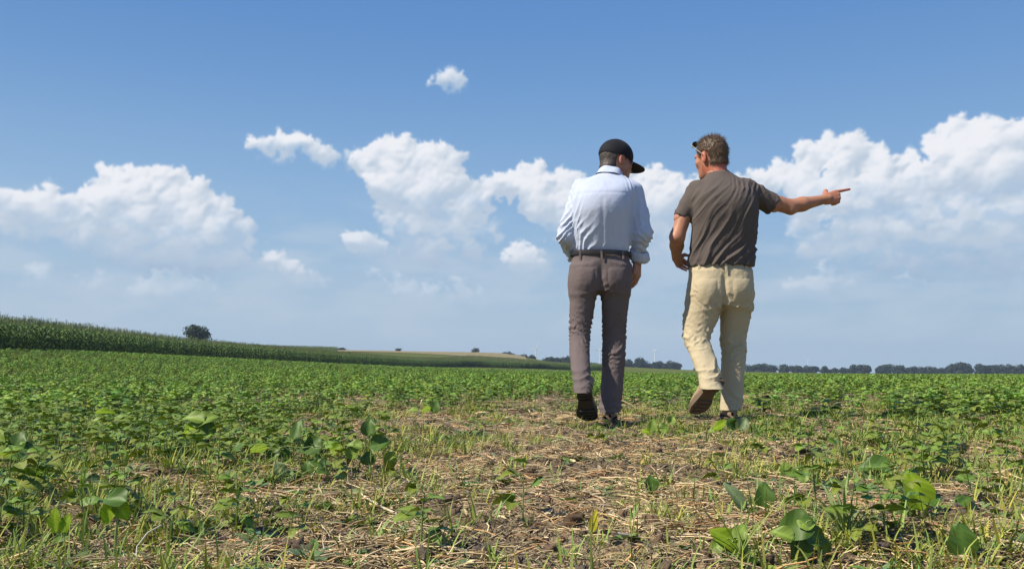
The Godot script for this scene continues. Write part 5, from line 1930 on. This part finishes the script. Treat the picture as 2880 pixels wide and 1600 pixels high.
func build_weeds(r: RandomNumberGenerator) -> void:
	var green := Color(0.23, 0.30, 0.07)
	var pale := Color(0.23, 0.30, 0.11)
	var lime := Color(0.26, 0.36, 0.04)
	grass_thing(r, "broad-bladed pale green grass tuft spreading beside the bushy soybean plant", 0.64, -1.75, 26, 0.15, 0.0085, pale)
	grass_thing(r, "dense grey-green grass tuft at the bottom edge among straw", -0.361, -1.62, 18, 0.085, 0.0042, Color(0.14, 0.19, 0.09))
	grass_thing(r, "group of upright lime green blades near the frame's edge", -1.216, -2.30, 9, 0.17, 0.011, lime)
	grass_thing(r, "slender lime green grass shoot with one long upright blade", -1.10, -2.28, 5, 0.21, 0.008, lime)
	grass_thing(r, "thin green tuft at the bottom edge right of the middle", -0.03, -1.62, 12, 0.07, 0.004, green)
	grass_thing(r, "green tuft of fine blades under the pale curled soybean leaf", 0.40, -1.58, 16, 0.10, 0.0045, green)
	grass_thing(r, "loose straw-coloured tuft with green tips left of the yellow sprout", 0.03, -1.95, 9, 0.07, 0.004, Color(0.26, 0.27, 0.10))
	var kinds := []
	for k in 4:
		kinds.append(tuft(r, 7, 0.075, 0.0038, 0.2, green, 4))
	for k in 3:
		kinds.append(tuft(r, 6, 0.10, 0.005, 0.2, Color(0.17, 0.25, 0.05), 4))
	var where := []
	var tints := []
	for k in kinds.size():
		where.append([])
		tints.append([])
	for b in [[1.25, 4.0, 13000], [4.0, 8.0, 24000], [8.0, 18.0, 16000]]:
		for k in b[2]:
			var d := sqrt(lerpf(b[0] * b[0], b[1] * b[1], r.randf()))
			var x := r.randf_range(-0.72, 0.72) * (d + 1.0)
			var u := x / d
			var w := broad.get_noise_2d(x * 1.1 + 7.0, -d * 1.1)
			var m := 0.27 + 1.25 * w + 0.25 * leafy(x, -d)
			m += (0.10 + 1.8 * broad.get_noise_2d(x * 2.2, d * 1.2 + 9.0)) * smoothstep(0.18, 0.38, u) * smoothstep(3.4, 4.6, d) * (1.0 - smoothstep(8.0, 10.0, d))
			m += 0.9 * exp(-(pow(x - 0.60, 2.0) + pow(d - 1.75, 2.0)) / 0.09) + 0.8 * exp(-(pow(x + 1.05, 2.0) + pow(d - 2.25, 2.0)) / 0.12) + 0.5 * exp(-(pow(x + 0.75, 2.0) + pow(d - 1.7, 2.0)) / 0.06)
			m += 0.5 * smoothstep(0.25, 0.5, -u) + 0.35 * exp(-pow((x - 1.25) / 0.45, 2.0) - pow((d - 4.9) / 0.5, 2.0))
			var path := absf(x - 0.15 - d * 0.045)
			m *= 0.35 + 0.65 * smoothstep(0.25, 0.8, path)
			if r.randf() > m:
				continue
			if Vector2(x - 0.62, -d + 5.6).length() < 0.2 or Vector2(x - 1.38, -d + 5.75).length() < 0.2:
				continue
			var tall := smoothstep(0.12, 0.3, u) * smoothstep(3.4, 4.4, d)
			var q := 4 + r.randi() % 3 if r.randf() < tall * 0.75 else r.randi() % 4
			where[q].append(spin(x, soil_height(x, -d) - 0.004, -d, r.randf_range(0.55, 1.2), 0.2))
			tints[q].append(tint(0.3, 0.25))
	for k in kinds.size():
		scatter("grass", kinds[k], mats.grass_blade, where[k], tints[k], "short green grass and weeds growing through the straw")
	# low broad-leaved weeds
	var herb := []
	for k in 3:
		var s := Shape.new()
		for i in 7:
			var a := i * 2.4 + r.randf()
			var c: Color = TONES[1].lerp(TONES[3], r.randf())
			s.leaf(Vector3(cos(a), 0.2, sin(a)) * 0.008, Vector3(cos(a), r.randf_range(0.1, 0.9), sin(a)), Vector3.UP, 0.032, 0.016, 0.2, 0.5, c, 4, 0.45)
		herb.append(s.mesh(self))
	var hw := [[], [], []]
	var ht := [[], [], []]
	for b in [[1.25, 4.0, 3600], [4.0, 9.0, 14000]]:
		for k in b[2]:
			var d := sqrt(lerpf(b[0] * b[0], b[1] * b[1], r.randf()))
			var x := r.randf_range(-0.72, 0.72) * (d + 1.0)
			if r.randf() > 0.35 + 1.2 * broad.get_noise_2d(x * 0.9 + 70.0, d * 0.9) + 0.4 * leafy(x, -d):
				continue
			hw[k % 3].append(spin(x, soil_height(x, -d), -d, r.randf_range(0.6, 1.3), 0.3))
			ht[k % 3].append(tint(0.3, 0.2))
	for k in 3:
		scatter("weeds", herb[k], mats.soy_leaf, hw[k], ht[k], "tiny broad-leaved green weeds between the straw")


func straw_mesh(r: RandomNumberGenerator, long_: float, thick: float, bow: float) -> ArrayMesh:
	var s := Shape.new()
	s.tube([Vector3(-long_ * 0.5, 0, 0), Vector3(-long_ * 0.15, bow * 0.6, bow * 0.5), Vector3(long_ * 0.2, bow * 0.5, -bow * 0.3), Vector3(long_ * 0.5, 0, bow * r.randf_range(-1, 1))], [thick * 0.8, thick, thick, thick * 0.6], 3, Color(0.60, 0.49, 0.285))
	return s.mesh(self)


func build_straw(r: RandomNumberGenerator) -> void:
	var kinds := []
	for k in 3:
		kinds.append(straw_mesh(r, 0.036, 0.0013, 0.003))
	for k in 3:
		kinds.append(straw_mesh(r, 0.10, 0.0019, 0.006))
	var chip := Shape.new()                                            # flat shreds of leaf and husk
	chip.leaf(Vector3(-0.02, 0, 0), Vector3(1, 0.1, 0), Vector3.UP, 0.04, 0.010, 0.3, 0.4, Color(0.56, 0.46, 0.27), 4, 0.5)
	kinds.append(chip.mesh(self))
	var where := []
	var tints := []
	for k in kinds.size():
		where.append([])
		tints.append([])
	for b in [[1.15, 2.2, 36000, 0.8], [2.2, 4.0, 56000, 1.0], [4.0, 8.0, 50000, 1.35], [8.0, 15.0, 22000, 2.0]]:
		for k in b[2]:
			var d := sqrt(lerpf(b[0] * b[0], b[1] * b[1], r.randf()))
			var x := r.randf_range(-0.72, 0.72) * (d + 1.0)
			var w := broad.get_noise_2d(x * 1.3 + 3.0, -d * 1.3 + 50.0)
			if r.randf() > 0.82 + 1.4 * w - 0.40 * leafy(x, -d):
				continue
			var q := r.randi() % kinds.size()
			if q >= 3 and q < 6 and r.randf() < 0.35:
				q -= 3
			var t := spin(x, soil_height(x, -d) + r.randf_range(0.0, 0.010), -d, b[3] * r.randf_range(0.5, 1.3), 0.45)
			where[q].append(t)
			var v := r.randf_range(0.60, 1.55)
			if r.randf() < 0.36:
				tints[q].append(Color(v * 0.62, v * 0.60, v * 0.64))
			elif r.randf() < 0.25:
				tints[q].append(Color(v * 0.75, v * 0.55, v * 0.42))
			else:
				tints[q].append(Color(v * 0.98, v * 0.94, v * 0.92))
	for k in kinds.size():
		scatter("straw", kinds[k], mats.straw, where[k], tints[k], "pale chopped straw lying over the soil")
	# single long stalks
	var stalks := [
		["thick pale straw stalk lying aslant below the leafy row", [Vector3(-0.375, 0.012, -2.24), Vector3(-0.32, 0.016, -2.18), Vector3(-0.27, 0.008, -2.12)], 0.0028, Color(0.62, 0.53, 0.38)],
		["long reddish stalk lying flat across the straw in the middle", [Vector3(0.0, 0.010, -2.2), Vector3(0.07, 0.014, -2.19), Vector3(0.15, 0.012, -2.16), Vector3(0.21, 0.006, -2.15)], 0.0022, Color(0.42, 0.27, 0.17)],
		["whitish bent stalk standing up from the bottom edge", [Vector3(-0.675, -0.005, -1.63), Vector3(-0.682, 0.030, -1.65), Vector3(-0.672, 0.052, -1.67), Vector3(-0.655, 0.064, -1.69)], 0.0014, Color(0.50, 0.46, 0.38)],
		["pale straight straw lying on the bare soil near the bottom edge", [Vector3(-0.22, 0.012, -1.72), Vector3(-0.16, 0.016, -1.70), Vector3(-0.09, 0.010, -1.69)], 0.0024, Color(0.60, 0.48, 0.30)],
		["pale forked straw near the round leaf at the bottom edge", [Vector3(0.86, 0.012, -1.72), Vector3(0.92, 0.016, -1.68), Vector3(1.0, 0.008, -1.66)], 0.0026, Color(0.62, 0.52, 0.34)],
		["short thick straw piece lying in front of the yellow sprout", [Vector3(0.20, 0.012, -1.72), Vector3(0.235, 0.020, -1.74)], 0.003, Color(0.64, 0.54, 0.40)],
	]
	for st in stalks:
		var s := Shape.new()
		var pts := []
		var radii := []
		for p in st[1]:
			pts.append(p + Vector3(0, soil_height(p.x, p.z), 0))
			radii.append(st[2])
		s.tube(pts, radii, 6, st[3])
		tag(part("straw_stalk", s.mesh(self), mats.straw), st[0], "straw stalk", "long single stalks on the ground")
	# clods
	var clod := Shape.new()
	var rows := []
	for j in 15:
		var ring := []
		for i in 22:
			var a := TAU * i / 22
			var b := PI * j / 14.0
			var p := Vector3(sin(b) * cos(a), cos(b) * 0.75, sin(b) * sin(a))
			ring.append(p * (0.028 + 0.030 * rough.get_noise_3d(p.x * 1.5, p.y * 1.5, p.z * 1.5) + 0.016 * absf(rough.get_noise_3d(p.x * 4.0, p.y * 4.0, p.z * 4.0))))
		rows.append(ring)
	clod.grid(rows, 22, Color(0.12, 0.088, 0.066), true)
	var cm := clod.mesh(self)
	var spots := [
		[-0.164, -2.20, 1.3, "largest dark crumbly clod in the clump left of the long reddish stalk"], [-0.115, -2.12, 0.9, "dark clod lying in front of the largest clod"], [-0.205, -2.27, 0.8, "small dark clod behind the largest clod"], [-0.225, -2.15, 0.6, "smallest crumb of soil beside the largest clod"],
		[-0.42, -1.74, 1.1, "dark clod half covered by straw at the bottom edge"], [1.34, -2.80, 1.2, "brown clod in the straw far to the side of the broad dark leaf"], [1.42, -2.92, 0.9, "brown clod just behind the other clod at that side"],
	]
	for k in spots.size():
		var o := part("soil_clod", cm, mats.clod)
		var x: float = spots[k][0]
		var z: float = spots[k][1]
		o.position = Vector3(x, soil_height(x, z) - 0.014, z)
		o.rotation = Vector3(0.3 * sin(k * 2.0), k * 1.7, 0.25 * cos(k * 3.0))
		o.scale = Vector3.ONE * float(spots[k][2])
		tag(o, spots[k][3], "soil clod", "dark soil clods among the straw")
	var cw := []
	var ct := []
	for k in 16000:
		var d := sqrt(lerpf(1.3, 70.0, r.randf()))
		var x := r.randf_range(-0.72, 0.72) * (d + 1.0)
		if r.randf() < 0.30 + 1.6 * broad.get_noise_2d(x * 1.3 + 3.0, -d * 1.3 + 50.0):
			continue
		cw.append(spin(x, soil_height(x, -d) - 0.002, -d, r.randf_range(0.08, 0.55) * (0.6 + 0.8 * r.randf()), 1.0))
		ct.append(tint(0.35, 0.12))
	scatter("soil_crumbs", cm, mats.clod, cw, ct, "loose crumbs of brown soil")
